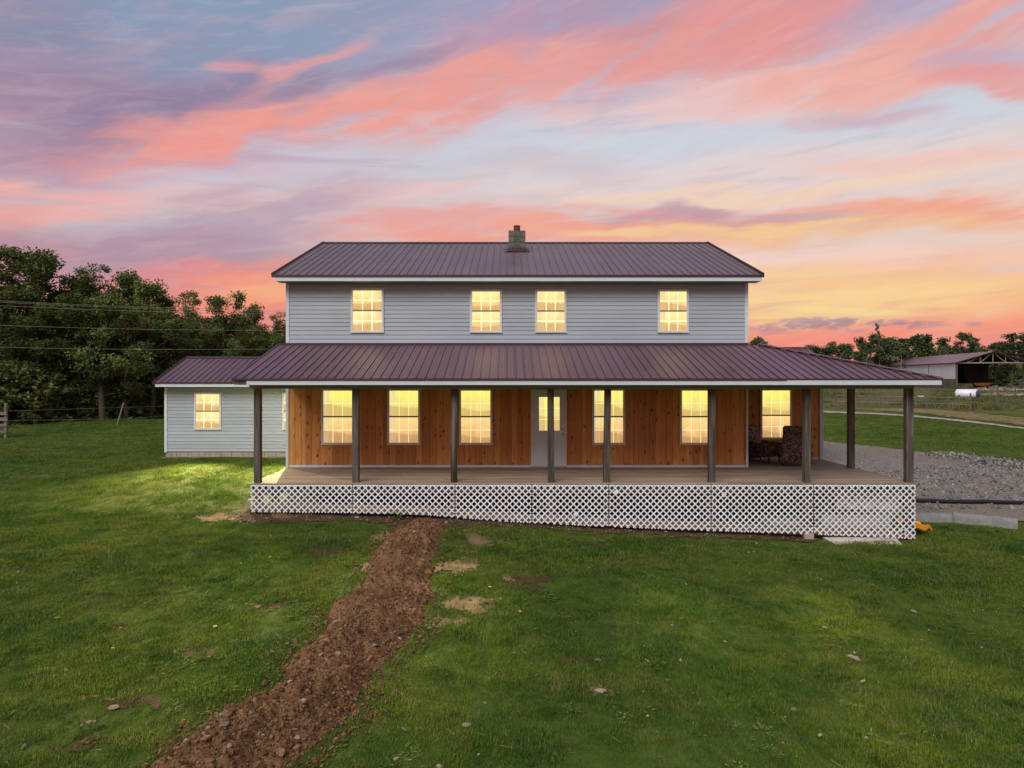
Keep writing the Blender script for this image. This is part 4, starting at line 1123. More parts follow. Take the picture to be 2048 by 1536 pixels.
# spare lattice sheet leaning behind the right end of the skirt, and things stored under the deck
sp_root = empty('lattice_sheet', (8.9, 17.9, -4.0), 'spare white lattice sheet leaning behind the right end of the porch skirt', 'lattice')
def _zb(q): return -3.42
lattice_panel(8.55, 10.15, -2.95, _zb, 17.75, sp_root, 'lattice_web', .12, .034)
t_ = MB().box(8.3, 10.1, 17.95, 18.6, gz(9.2, 18.2) - .02, gz(9.2, 18.2) + .52).build('storage_box', M['tote'], None, bevel=.03)
tag(t_, 'pale grey box stored under the right end of the porch deck', 'box')
t2 = MB().box(6.9, 7.9, 17.9, 18.7, gz(7.4, 18.2) - .02, gz(7.4, 18.2) + .30).build('storage_box', M['tote'], None, bevel=.02)
tag(t2, 'smaller grey box stored under the deck left of the bigger one', 'box')

# ================================================================== things around the house
def camo_chair(loc, rz, label):
    r = empty('armchair', loc, label, 'armchair', 'camouflage armchairs on the porch')
    bpy_parts = []
    MB().box(-.40, .40, -.33, .36, .20, .36).build('seat_frame', M['camo'], r, bevel=.04)
    cu = MB().box(-.30, .30, -.40, .26, .365, .48).build('seat_cushion', M['tan_cloth'], r, bevel=.045)
    b = MB().poly([(-.36, .20, .34), (.36, .20, .34), (.38, .42, 1.12), (-.38, .42, 1.12)], (0, .17, .04)).build('backrest', M['camo'], r, bevel=.05)
    for s in (-1, 1):
        MB().box(s * .39 - .07, s * .39 + .07, -.34, .30, .30, .64).build('armrest', M['camo'], r, bevel=.045)
        for yy in (-.30, .32):
            MB().tube([(s * .33, yy, .22), (s * .34, yy * 1.05, 0)], [.028, .018], 8).build('leg', M['chair_leg'], r)
    MB().box(-.42, .42, .37, .44, .07, .62).build('skirt', M['camo'], r, bevel=.02)
    for ch_ in r.children:
        ch_.matrix_parent_inverse = Matrix.Identity(4)
        if ch_.data.polygons: ch_.data.polygons.foreach_set('use_smooth', [True] * len(ch_.data.polygons))
    r.rotation_euler = (0, 0, rz)
    return r
camo_chair((8.25, 21.85, ZD + .002), math.radians(42), 'camouflage armchair with tan seat beside the white corner trim, facing right')
camo_chair((8.90, 21.2, ZD + .002), math.radians(168), 'camouflage armchair turned with its back to the lawn, below the lit wing window').scale = (1.08, 1.08, 1.08)

# concrete block beside the left end of the lattice, stub and slab by the right end
def blk(name, x0, x1, y0, y1, z0, z1, mat, label, cat, bev=.01, rz=0):
    cx, cy = (x0 + x1) / 2, (y0 + y1) / 2
    o = MB().box(x0 - cx, x1 - cx, y0 - cy, y1 - cy, z0, z1).build(name, M[mat], None, loc=(cx, cy, 0), bevel=bev)
    o.rotation_euler = (0, 0, rz); return tag(o, label, cat)
blk('concrete_block', -6.80, -6.42, 17.85, 18.05, -3.42, -3.20, 'foundation_block', 'concrete block sticking out behind the left end of the lattice', 'block')
blk('wooden_block', 7.58, 7.82, 17.38, 17.52, -4.22, -3.98, 'foundation_block', 'square timber stub under the lattice left of the pale slab', 'block')
sl_ = mk('stone_slab', [(8.02,17.35,-4.06),(10.0,17.55,-4.10),(9.9,17.10,-4.185),(9.45,17.05,-4.20),(8.25,17.0,-4.19)] + [(8.05,17.4,-4.13),(10.0,17.6,-4.18),(9.9,17.06,-4.25),(9.45,17.0,-4.26),(8.25,16.95,-4.25)],
         [(0,4,3,2,1),(0,1,6,5),(1,2,7,6),(2,3,8,7),(3,4,9,8),(4,0,5,9)], M['pale_board'])
tag(sl_, 'pale flat slab lying under the right end of the lattice', 'slab')
pp = MB().tube([(9.95, 17.33, -4.17), (10.15, 17.7, -4.16)], .05, 12).build('drain_pipe', M['black_pipe']); tag(pp, 'short black drain pipe end under the right corner of the lattice', 'pipe')

# yellow scoop (child's slide end)
c0 = at(1832, 1056, 18.1)
m = MB(); V = []; Fc = []
zs = [c0.z + .13, c0.z + .05, c0.z + .0, c0.z + .0, c0.z + .06, c0.z + .12]
prof = [(-.35, .20), (-.2, .16), (0, .10), (.10, .06), (.17, .09), (.24, .12), (.30, .02)]
for i, (xx, zz) in enumerate(prof):
    for (yy, up) in ((-.22, .09), (-.20, -.02), (.20, -.02), (.22, .09)): V.append((c0.x + xx, 18.1 + yy, c0.z - .04 + zz + up * (1 if i < 5 else .4)))
for i in range(len(prof) - 1):
    for k_ in range(3): a = i * 4 + k_; Fc.append((a, a + 4, a + 5, a + 1))
sld = mk('plastic_slide', V, Fc, M['yellow_plastic']); md = sld.modifiers.new('t', 'SOLIDIFY'); md.thickness = .025
tag(sld, 'orange-yellow plastic scoop lying behind the right end of the lattice', 'toy')

# precast concrete blocks with lifting loops along the gravel
def precast(px0, py0, px1, py1, Y0, Y1, label, hgt=.22, wid=.38):
    a = at(px0, py0, Y0); b = at(px1, py1, Y1); g0, g1 = gz(a.x, a.y), gz(b.x, b.y)
    A = Vector((a.x, a.y, g0)); B = Vector((b.x, b.y, g1)); d = (B - A).normalized(); nrm = Vector((-d.y, d.x, 0))
    r = empty('concrete_barrier', A, label, 'barrier', 'precast concrete blocks edging the gravel')
    m = MB(); q0, q1 = A + Vector((0, 0, -.1)), B + Vector((0, 0, -.1))
    sec = [(-wid / 2, 0), (wid / 2, 0), (wid / 2 - .04, hgt * .65 + .1), (wid / 4, hgt + .1), (-wid / 4, hgt + .1), (-wid / 2 + .04, hgt * .65 + .1)]
    m.poly([q0 + nrm * s + Vector((0, 0, h)) for s, h in sec], q1 - q0)
    m.build('body', M['concrete'], r, bevel=.02)
    for t in (.18, .82):
        P_ = A + (B - A) * t + Vector((0, 0, hgt))
        MB().tube([P_ - d * .07, P_ - d * .05 + Vector((0, 0, .07)), P_ + Vector((0, 0, .10)), P_ + d * .05 + Vector((0, 0, .07)), P_ + d * .07], .011, 6).build('lifting_loop', M['steel'], r)
    CURBS.append([(A - nrm * .2)[:2], (B - nrm * .2)[:2], (B + nrm * .2)[:2], (A + nrm * .2)[:2]])
precast(1800, 1040, 1902, 1042, 19.6, 19.5, 'concrete block nearest the porch in the row edging the gravel')
precast(1905, 1043, 2034, 1056, 19.45, 18.75, 'concrete block at the right end of the row edging the gravel', .26)
# black pipe across the gravel
a = at(1700, 1000, 22.3); pts_ = []
for i in range(24):
    X = 9.2 + i * .55; Y = 22.0 - .01 * i * i * .1 - .02 * i; pts_.append((X, Y, gz(X, Y) + .10 + .012 * math.sin(i * 1.9)))
pi_ = MB().tube(pts_, .066, 10).build('drain_pipe', M['black_pipe'], None, True); tag(pi_, 'long black pipe lying across the gravel drive', 'pipe')

# ---------------------------------------------------------------- single stones and small plants
def ground_thing(proto, px, py, s, rz, label, cat, group=None, lift=0.0):
    X, Y = px_ground(px, py); z = gz(X, Y) + lift
    o = proto.copy(); COL.objects.link(o); o.location = (X, Y, z); o.scale = (s, s, s); o.rotation_euler = (random.uniform(-.15, .15), random.uniform(-.15, .15), rz)
    return tag(o, label, cat, group)
rk = [rock(70 + i, M['stone_pale'], .38, 2) for i in range(5)]
for r_ in rk: COL.objects.unlink(r_)
for (px, py, s, lb) in [(850,1120,.17,'long pale stone at the upper right edge of the trench spoil'), (841,1134,.16,'blunt pale stone just below the long one in the trench spoil'),
        (712,1268,.14,'pale stone in the middle of the trench spoil'), (748,1312,.15,'rounded pale stone in the right half of the trench spoil'), (845,1196,.12,'small pale stone at the right edge of the trench spoil'),
        (652,1323,.11,'flat pale stone in the left half of the trench spoil'), (545,1400,.22,'large grey stone in the gully of the lower trench spoil'), (575,1390,.15,'grey stone right of the large one in the gully'),
        (448,1430,.16,'pale stone on the grass left of the lower trench spoil'), (450,1512,.15,'whitish stone near the bottom of the trench spoil'), (675,1365,.12,'tan stone low in the trench spoil'),
        (1200,1384,.24,'white stone in the bare patch right of the trench'), (1709,1317,.20,'tan stone disc in the right lawn'), (176,1450,.17,'brown stone in the lower left lawn'), (227,1418,.16,'grey stone in the bare patch at lower left'),
        (932,1451,.14,'pale stone alone in the lawn right of the lower trench'), (1587,1421,.13,'brown stone in the right lawn'), (1195,1322,.16,'tan stone at the worn spot in the middle lawn'), (713,1036,.20,'yellowish flat stone in the soil under the lattice'),
        (480,1040,.15,'pinkish stone in the soil at the left lattice corner'), (115,1238,.14,'tan stone in the left lawn'), (1828,1225,.15,'yellowish stone in the far right lawn')]:
    lift_ = 0.02
    X, Y = px_ground(px, py)
    if inside(TRENCH, np.array([X]), np.array([Y]))[0]:
        dd = (mX - X) ** 2 + (mY - Y) ** 2; q = np.unravel_index(np.argmin(dd), dd.shape); lift_ = float(mZ[q]) - gz(X, Y) + .02
    ground_thing(random.choice(rk), px, py, s * .72, random.uniform(0, 6.28), lb, 'stone', 'single stones lying in the yard', lift_)
# yellow fallen leaves
lf = mk('fallen_leaf', [(0,-.05,0),(.035,-.01,.012),(.03,.03,.008),(0,.055,.016),(-.03,.03,.004),(-.035,-.01,.01)], [(0,1,2,3,4,5)], simple('leaf_yellow', (.30,.22,.08), .8, .2, .3, 20))
COL.objects.unlink(lf)
for i, (px, py) in enumerate([(240,1262),(226,1304),(540,1120),(1040,1230),(980,1180),(1650,1260),(1450,1290),(1640,1480),(430,1260)]):
    ground_thing(lf, px, py, random.uniform(.55, .9), random.uniform(0, 6.28), ['curled tan leaf low in the left lawn beside its yellow neighbour', 'yellow leaf in the left lawn just below the curled tan one', 'yellow leaf on the lawn between the wing and the trench', 'tan leaf right of the largest sandy bare patch', 'yellow leaf just right of the upper trench mound', 'small leaf in the lawn below the pale slab', 'yellow leaf in the lawn below the middle of the lattice', 'tan leaf near the bottom edge of the right lawn', 'tan leaf on the grass left of the middle of the trench'][i], 'leaf', 'fallen leaves scattered on the lawn', .055)
# weeds: leafy little plants
def weed(seed, nl=26, r0=.16, h0=.14):
    r = random.Random(seed); V = []; Fc = []
    for i in range(nl):
        a = r.uniform(0, 6.28); d = r.uniform(.02, r0); z = r.uniform(.02, h0); s = r.uniform(.02, .045)
        c = Vector((math.cos(a) * d, math.sin(a) * d, z)); u = Vector((math.cos(a), math.sin(a), r.uniform(-.2, .6))).normalized(); w = Vector((-math.sin(a), math.cos(a), 0))
        n = len(V); V += [tuple(c - u * s), tuple(c + w * s * .5), tuple(c + u * s * 1.1), tuple(c - w * s * .5)]; Fc.append((n, n + 1, n + 2, n + 3))
    o = mk('weed', V, Fc, M['leaf_mid']); COL.objects.unlink(o); return o
wd = [weed(i) for i in range(3)]
for (px, py, s, lb) in [(796,1040,1.9,'leafy green weed against the lattice left of the trench'), (1310,1344,1.1,'pale leafy weed in the middle of the lawn'), (185,1478,1.4,'grassy weed in the lower left lawn'), (845,1262,1.1,'small weed at the right edge of the trench spoil'),
        (960,1040,1.2,'low weed in the soil right of the trench'), (1290,1058,1.1,'low weed at the foot of the lattice right of the door'), (1895,1060,1.2,'dark weed tuft in front of the concrete blocks'), (560,1047,1.0,'small weed in the soil near the left lattice corner')]:
    ground_thing(random.choice(wd), px, py, s, random.uniform(0, 6.28), lb, 'weed', None, .0)
ws = []
for i in range(4):
    o = wd[i % 3].copy(); o.data = wd[i % 3].data.copy(); o.data.materials.clear(); o.data.materials.append(M['leaf_mid'] if i % 2 else M['blade']); COL.objects.link(o); ws.append(o)
x, y = lawn_points(2600, -14, 15, 6.2, 20, lambda x, y: fbm(x * .8, y * .8, 3, 61) > -.02); n = len(x); q = RNG.uniform(.3, .85, n)
scatter('lawn_weeds', np.stack([x, y, ground(x, y) - .01], 1), np.stack([np.zeros(n), np.zeros(n), RNG.uniform(0, 6.28, n)], 1), np.stack([q, q, q * .7], 1), ws, 'broad-leaved weeds and clover mixed into the lawn')
stw = [MB().bar((-.06, 0, 0), (.06, .01, .012), .006, .003).build('straw', M['dry_grass']), MB().bar((-.035, 0, 0), (.04, -.01, .006), .008, .003).build('straw', M['stone_pale'])]
x, y = lawn_points(1100, -14, 15, 6.2, 19); n = len(x); q = RNG.uniform(.5, 1.4, n)
scatter('dead_straw', np.stack([x, y, ground(x, y) + RNG.uniform(.02, .055, n)], 1), np.stack([RNG.normal(0, .3, n), RNG.normal(0, .3, n), RNG.uniform(0, 6.28, n)], 1), np.stack([q, q, q], 1), stw, 'dead straw and dry bits caught in the grass')

# ================================================================== TREES
def leaves(centers, K, rad, size, r, flat=.7):
    c = np.repeat(np.asarray(centers), K, 0); n = len(c)
    rr = np.repeat(np.asarray(rad), K) if np.ndim(rad) else rad
    d = r.normal(0, 1, (n, 3)); d /= np.linalg.norm(d, axis=1, keepdims=True) + 1e-9
    c = c + d * (r.uniform(0, 1, (n, 1)) ** .5) * (rr[:, None] if np.ndim(rr) else rr) * np.array([1, 1, flat])
    nrm = r.normal(0, 1, (n, 3)) + np.array([0, 0, .8]); nrm /= np.linalg.norm(nrm, axis=1, keepdims=True)
    t = np.cross(nrm, r.normal(0, 1, (n, 3))); t /= np.linalg.norm(t, axis=1, keepdims=True); b = np.cross(nrm, t)
    s = (size * r.uniform(.6, 1.4, n))[:, None]
    V = np.stack([c - t * s, c + b * s * .55 + t * s * .1, c + t * s * 1.1, c - b * s * .55 + t * s * .1], 1).reshape(-1, 3)
    return V
def leafmesh(name, V, mat):
    me = bpy.data.meshes.new(name); n = len(V)
    me.vertices.add(n); me.vertices.foreach_set('co', V.ravel()); me.loops.add(n); me.loops.foreach_set('vertex_index', np.arange(n, dtype=np.int32))
    me.polygons.add(n // 4); me.polygons.foreach_set('loop_start', np.arange(0, n, 4, dtype=np.int32)); me.update(calc_edges=True); me.materials.append(mat)
    return me
def make_tree(seed, H=10, spread_=3.2, bole=.25, mat='leaf_dark', K=96, size=.092, nl=8, bare=0.0, clr=.66, bark='bark', up=.55):
    rr = random.Random(seed); r = np.random.default_rng(seed); mb = MB(); ends = []
    def grow(p, d, L, rad, lev):
        pts = [p]; rads = [rad]; q = p; dd = d
        for i in range(3):
            dd = (dd + Vector((rr.gauss(0, .16), rr.gauss(0, .16), rr.gauss(.05, .12)))).normalized(); q = q + dd * L / 3; pts.append(q); rads.append(rad * (1 - .22 * (i + 1)))
        mb.tube(pts, rads, 5 if lev > 0 else 8, False)
        if lev >= 3: ends.append(q); return
        if lev == 2: ends.append(pts[2])
        nk = rr.choice((2, 3, 3)) if lev else 0
        for k_ in range(nk):
            a = rr.uniform(0, 6.28); sp_ = rr.uniform(.45, .95)
            s = Vector((math.cos(a), math.sin(a), rr.uniform(-.1, .6))) * sp_
            grow(pts[rr.choice((2, 3))], (dd + s).normalized(), L * rr.uniform(.55, .78), rad * .45, lev + 1)
    tr_top = H * .82; tp = [Vector((0, 0, -.4))]; x = y = 0
    for i in range(1, 7):
        x += rr.gauss(0, .12); y += rr.gauss(0, .12); tp.append(Vector((x, y, tr_top * i / 6)))
    mb.tube(tp, [.20 * (1 - .13 * i) * H / 10 for i in range(7)], 9, False)
    for i in range(nl):
        f_ = bole + (1 - bole) * (i + .5) / nl; z = tr_top * f_; k_ = f_ * 6; a_ = min(int(k_), 5); base = tp[a_].lerp(tp[a_ + 1], k_ - a_)
        a = i * 2.4 + rr.uniform(-.5, .5); L = spread_ * (.95 - .55 * abs(f_ - .5)) * rr.uniform(.55, 1.05)
        grow(base, Vector((math.cos(a), math.sin(a), up + f_ * .5)).normalized(), L * .62, .07 * H / 10, 1)
    ends.append(tp[-1])
    E = np.array([tuple(e) for e in ends])
    if bare: E = E[r.uniform(0, 1, len(E)) > bare]
    root = empty('tree', (0, 0, 0)); COL.objects.unlink(root)
    t = mk('trunk', mb.v, mb.f, M[bark]); COL.objects.unlink(t); t.parent = root
    radv = clr * r.uniform(.6, 1.25, len(E)) * H / 10
    me = leafmesh('crown', leaves(E, K, radv, size, r), M[mat])
    c = bpy.data.objects.new('crown', me); c.parent = root
    return root
def make_bush(seed, H=3, R=2, mat='leaf_dark', n=180, K=76, size=.088):
    rr = random.Random(seed); r = np.random.default_rng(seed)
    root = empty('shrub', (0, 0, 0)); COL.objects.unlink(root)
    E = []; mb = MB()
    for i in range(n):
        a = rr.uniform(0, 6.28); z = rr.uniform(.0, 1); d = R * math.sqrt(rr.uniform(.0, 1)) * math.sqrt(max(0, 1 - (z * .9) ** 2.2)) ; E.append((math.cos(a) * d, math.sin(a) * d, z * H * (.8 + .3 * rr.random())))
    for i in range(8):
        a = rr.uniform(0, 6.28); mb.tube([(0.2 * math.cos(a), .2 * math.sin(a), -.2), (R * .35 * math.cos(a), R * .35 * math.sin(a), H * .5), (R * .6 * math.cos(a), R * .6 * math.sin(a), H * .9)], [.05, .035, .015], 5, False)
    t = mk('stem', mb.v, mb.f, M['bark']); COL.objects.unlink(t); t.parent = root
    me = leafmesh('foliage', leaves(np.array(E), K, .38 * r.uniform(.6, 1.3, n), size, r, .8), M[mat])
    c = bpy.data.objects.new('foliage', me); c.parent = root
    return root
def place(proto, name, x, y, H0, top_z, rz, label, cat, group, wscale=1.0, sink=0.0):
    g = gz(x, y) - sink; s = (top_z - g) / H0
    r = empty(name, (x, y, g), label, cat, group); r.rotation_euler = (0, 0, rz); r.scale = (s * wscale, s * wscale, s)
    for ch_ in proto.children:
        c = ch_.copy(); COL.objects.link(c); c.parent = r; c.matrix_parent_inverse = Matrix.Identity(4)
    return r
def top_of(o):
    me = [c for c in o.children if c.name.startswith(('crown', 'foliage'))][0].data
    z = np.zeros(len(me.vertices) * 3); me.vertices.foreach_get('co', z); return float(np.percentile(z[2::3], 99.7))
TV = [make_tree(1, mat='leaf_dark', spread_=4.4), make_tree(2, mat='leaf_mid', spread_=4.0, nl=8), make_tree(3, mat='leaf_dark', spread_=3.8, nl=8, bole=.12), make_tree(4, mat='leaf_mid', spread_=3.6, bole=.1, nl=9, clr=.72),
      make_tree(5, mat='leaf_dark', spread_=5.2, nl=8, clr=.62, bole=.35, up=.7), make_tree(6, mat='leaf_rust', spread_=3.6, nl=8, bole=.1)]
TH = [top_of(t) for t in TV]
BV = [make_bush(11), make_bush(12, mat='leaf_mid'), make_bush(13, mat='leaf_dark', H=3.6, R=1.8), make_bush(14, mat='leaf_rust', H=2.6, R=2.1)]
BH = [top_of(t) for t in BV]
NUM = ['first','second','third','fourth','fifth','sixth','seventh','eighth','ninth','tenth','eleventh','twelfth','thirteenth','fourteenth','fifteenth','sixteenth','seventeenth','eighteenth','nineteenth','twentieth','twenty-first','twenty-second','twenty-third','twenty-fourth','twenty-fifth','twenty-sixth']
ORD = ['first','second','third','fourth','fifth','sixth','seventh','eighth','ninth','tenth','eleventh','twelfth','thirteenth','fourteenth','fifteenth','sixteenth','seventeenth','eighteenth']
GW = 'trees of the wood left of the house'
sky_row = [(-110,480,49,1),(-45,478,48,0),(28,466,46.5,4),(88,488,48,4),(135,535,50,1),(192,530,49,0),(240,540,50.5,2),(287,566,51,3),(335,592,53,2),(390,584,55,0),(432,578,55.5,4),(470,610,58,1),(515,634,60,2),(562,626,61,0),(610,640,64,1)]
look = ['dark broad-crowned','mid green full-crowned','dark dense','leafy mid green','tall airy-crowned','rusty brown-green']
kk = 0
for (px, py, Y, v) in sky_row:
    p = at(px, py, Y)
    lab = f'{look[v]} tree, {ORD[kk]} along the skyline of the wood from the left edge' ; kk += 1
    place(TV[v], 'broadleaf_tree', p.x, Y, TH[v], p.z, random.uniform(0, 6.28), lab, 'tree', GW, random.uniform(.9, 1.08))
mid_row = [(-80,600,46,3),(0,590,45.5,2),(60,610,46,1),(110,585,47,3),(160,600,47.5,2),(205,590,47,3),(255,610,48.5,5),(300,625,49.5,1),(350,640,51,3),(400,650,53,5),(445,655,54,2),(490,665,56,5),(530,670,57,3),(575,672,59,1)]
for i, (px, py, Y, v) in enumerate(mid_row):
    p = at(px, py, Y - 1.2)
    place(TV[v], 'broadleaf_tree', p.x, Y - 1.2, TH[v], p.z, random.uniform(0, 6.28), f'{look[v]} lower tree, {ORD[i]} from the left in the front rank of the wood', 'tree', GW, 1.15)
back_row = [(-20,570,64,0),(75,575,66,2),(150,580,66,3),(215,575,68,1),(270,600,70,2),(330,625,72,0),(385,640,74,3),(450,640,76,2),(520,650,80,1),(590,650,84,0)]
for i, (px, py, Y, v) in enumerate(back_row):
    p = at(px, py, Y)
    place(TV[v], 'broadleaf_tree', p.x, Y, TH[v], p.z, random.uniform(0, 6.28), f'{look[v]} tree, {ORD[i]} from the left glimpsed behind the wood', 'tree', GW, 1.25)
for i in range(26):
    px = -90 + i * 27; Y = 43.2 + max(0, px) * .026 + random.uniform(-.3, .8); v = random.choice((0, 1, 2, 0, 2, 3)); p = at(px, random.uniform(705, 768), Y)
    place(BV[v], 'shrub', p.x, Y, BH[v], p.z, random.uniform(0, 6.28), f'low dark shrub at the grass edge of the wood, {NUM[i]} from the left', 'shrub', 'shrubs along the foot of the wood', random.uniform(1.0, 1.35), .2)
for i in range(20):
    px = -90 + i * 35; Y = 46.5 + max(0, px) * .026; v = random.choice((0, 2, 1)); p = at(px, random.uniform(655, 715), Y)
    place(BV[v], 'shrub', p.x, Y, BH[v], p.z, random.uniform(0, 6.28), f'tall shrub between the trunks of the wood, {NUM[i]} from the left', 'shrub', 'shrubs between the trunks of the wood', random.uniform(.8, 1.0), .2)

# (labels of the undergrowth count from the left edge)
# right-hand tree line
FV = [make_tree(31, mat='leaf_far', spread_=4.2, K=40, size=.22, clr=.95, nl=8, bole=.1), make_tree(32, mat='leaf_far', spread_=3.4, K=40, size=.22, clr=.9, nl=8, bole=.1),
      make_tree(33, mat='leaf_far', spread_=4.6, K=36, size=.2, clr=.7, nl=7, bole=.3, up=.7), make_tree(34, mat='leaf_mid', spread_=3.6, K=42, size=.22, clr=.95, nl=9, bole=.08)]
FH = [top_of(t) for t in FV]
right_row = [(1508,676,120,0),(1532,684,120,1),(1555,690,125,3),(1612,694,150,1),(1632,690,150,0),(1655,684,152,3),(1680,688,150,0),(1700,690,155,1),(1722,684,155,3),(1745,674,150,1),(1765,668,152,0),(1788,682,155,1),(1808,672,158,3),(1836,670,158,0),(1858,676,160,1),(1880,688,165,3),(1900,690,165,0),(1930,664,150,2),(1945,672,152,2),(1968,692,160,3),(1992,686,150,0),(2022,668,140,2),(2046,672,140,2),(2075,664,140,0),(2110,670,140,3)]
ORD2 = ORD + ['nineteenth','twentieth','twenty-first','twenty-second','twenty-third','twenty-fourth','twenty-fifth']
fl_ = ['broad dusky green','narrow dusky green','airy open-crowned','full mid green']
for i, (px, py, Y, v) in enumerate(right_row):
    p = at(px, py, Y)
    place(FV[v], 'field_tree', p.x, Y, FH[v], p.z, random.uniform(0, 6.28), f'{fl_[v]} tree, {ORD2[i]} from the house along the far tree line', 'tree', 'trees along the far field edge at right', random.uniform(1.0, 1.25))
deadp = make_tree(41, mat='leaf_far', spread_=2.6, K=8, size=.2, clr=.35, nl=6, bole=.35, bare=.45, bark='bark_pale'); dH = 9.2
for (px, py, Y, lb) in ((1757, 646, 148, 'thin half-bare tree leaning above the far tree line'), (1733, 700, 130, 'pale bare-trunked tree in front of the far tree line'), (1801, 700, 130, 'pale forked tree in front of the tree line left of the barn')):
    p = at(px, py, Y); place(deadp, 'thin_tree', p.x, Y, top_of(deadp), p.z, random.uniform(0, 6.28), lb, 'tree', None, .6 if px == 1757 else 1.0)
for i in range(20):
    px = 1600 + i * 24; Y = 138 + random.uniform(-4, 4); v = random.choice((1, 0, 2)); p = at(px, random.uniform(722, 742), Y)
    if 1775 < px: Y = 165; p = at(px, random.uniform(715, 730), Y)
    place(BV[v], 'shrub', p.x, Y, BH[v], p.z, random.uniform(0, 6.28), f'dusky shrub at the foot of the far tree line, {NUM[i]} from the house', 'shrub', 'shrubs below the far tree line', 1.3, .2)
# trees far behind the house, glimpsed only from beside it
for i, px in enumerate(range(660, 1500, 70)):
    Y = 150 + 12 * math.sin(i * 2.1); v = i % 4; p = at(px, 700, Y)
    place(FV[v], 'field_tree', p.x, Y, FH[v], p.z, i * 1.3, f'distant tree beyond the farmhouse roof, {NUM[i]} from the left', 'tree', 'trees hidden behind the house', 1.2)

# ================================================================== fences, wires, field things
# overhead wires on the left
for i, (ya, yb, lb) in enumerate([(598, 622, 'topmost overhead wire crossing in front of the wood'), (600.5, 625, 'second overhead wire, close under the topmost'), (607.5, 629, 'third overhead wire, lowest of the upper three'),
                                  (646.5, 661, 'single overhead wire midway down the wood'), (690, 697, 'lowest overhead wire crossing in front of the wood')]):
    A = at(-260, ya - (yb - ya) * .45, 38); B = at(640, yb, 44); P_ = []
    for k_ in range(25):
        t = k_ / 24; q = A.lerp(B, t); q.z -= .18 * math.sin(math.pi * t); P_.append(q)
    o = MB().tube(P_, .008, 5).build('overhead_wire', M['cable'], None, True); tag(o, lb, 'wire', 'overhead wires left of the house')
# plank gate end at the left frame edge
gx_, gy_ = (9 - XC) / F * 33.0, 33.0; g0 = gz(gx_, gy_)
gt = empty('plank_fence', (gx_, gy_, g0), 'weathered grey plank fence end at the left frame edge', 'fence')
MB().box(gx_ - .03, gx_ + .09, gy_, gy_ + .12, g0 - .2, at(0, 806, 33).z).build('post', M['gate_wood'], gt, bevel=.01)
MB().box(gx_ - 2.6, gx_ - 2.45, gy_, gy_ + .12, g0 - .2, at(0, 806, 33).z).build('post', M['gate_wood'], gt, bevel=.01)
for (ya, yb, dx) in ((824.5, 830, .12), (835, 842, .17), (848, 853, .12), (861, 866, .12)):
    MB().box(gx_ - 2.9, gx_ + dx, gy_ - .04, gy_ - .002, at(0, yb, 33).z, at(0, ya, 33).z).build('plank', M['gate_wood'], gt, bevel=.004)
# leaning steel post and two fence wires
A = at(235, 848, 40); B = at(247, 806, 40)
o = MB().bar(A, B, .07, .05).build('steel_post', M['steel'], None); tag(o, 'leaning thin steel post in front of the wood', 'post')
for (ya, yb, yc, lb) in ((822, 815, 812, 'upper fence wire strung to the leaning post'), (841, 838, 831, 'lower fence wire sagging towards the leaning post')):
    P_ = [at(-200, ya + 3, 34), at(12, ya, 33.5), at(130, (ya + yb) / 2, 37), at(241, yb, 40), at(340, yc, 43)]
    o = MB().tube(P_, .008, 5).build('fence_wire', M['wire'], None, True); tag(o, lb, 'wire')

# field fence on the right: wooden posts with two wires
post0 = MB().tube([(0, 0, -.3), (.01, 0, 1.28)], [.07, .06], 8).build('fence_post', M['post_old'], None); COL.objects.unlink(post0)
nearp = [(1672,804),(1717,803),(1762,806),(1806,806),(1853,807),(1896,808),(1918,806),(1941,810)]
prev = None; tops = []
for i, (px, py) in enumerate(nearp):
    Y = 62 - i * .55; X = (px - XC) / F * Y
    o = post0.copy(); COL.objects.link(o); g = gz(X, Y); o.location = (X, Y, g); o.scale = (1, 1, random.uniform(.92, 1.1) * (1.15 if px in (1896, 1941) else 1))
    tag(o, f'wooden fence post, {ORD[i]} from the porch corner in the nearer fence row', 'post', 'posts of the nearer field fence'); tops.append((X, Y, g))
for j, (h, lb) in enumerate(((1.05, 'upper wire of the nearer field fence'), (.5, 'lower wire of the nearer field fence'))):
    o = MB().tube([Vector(t) + Vector((0, -.07, h)) for t in tops], .014, 5).build('fence_wire', M['wire'], None); tag(o, lb, 'wire')
farp = [(1690,796),(1738,795),(1783,797),(1831,798),(1872,799),(1995,800),(2030,801)]
for i, (px, py) in enumerate(farp):
    Y = 76; X = (px - XC) / F * Y; o = post0.copy(); COL.objects.link(o); g = gz(X, Y); o.location = (X, Y, g)
    tag(o, f'wooden fence post, {ORD[i]} from the house in the farther fence row', 'post', 'posts of the farther field fence')
tops = [((px - XC) / F * 76, 76, gz((px - XC) / F * 76, 76)) for px, py in farp[:5]]
o = MB().tube([Vector(t) + Vector((0, -.07, .9)) for t in tops], .014, 5).build('fence_wire', M['wire'], None); tag(o, 'wire of the farther field fence', 'wire')

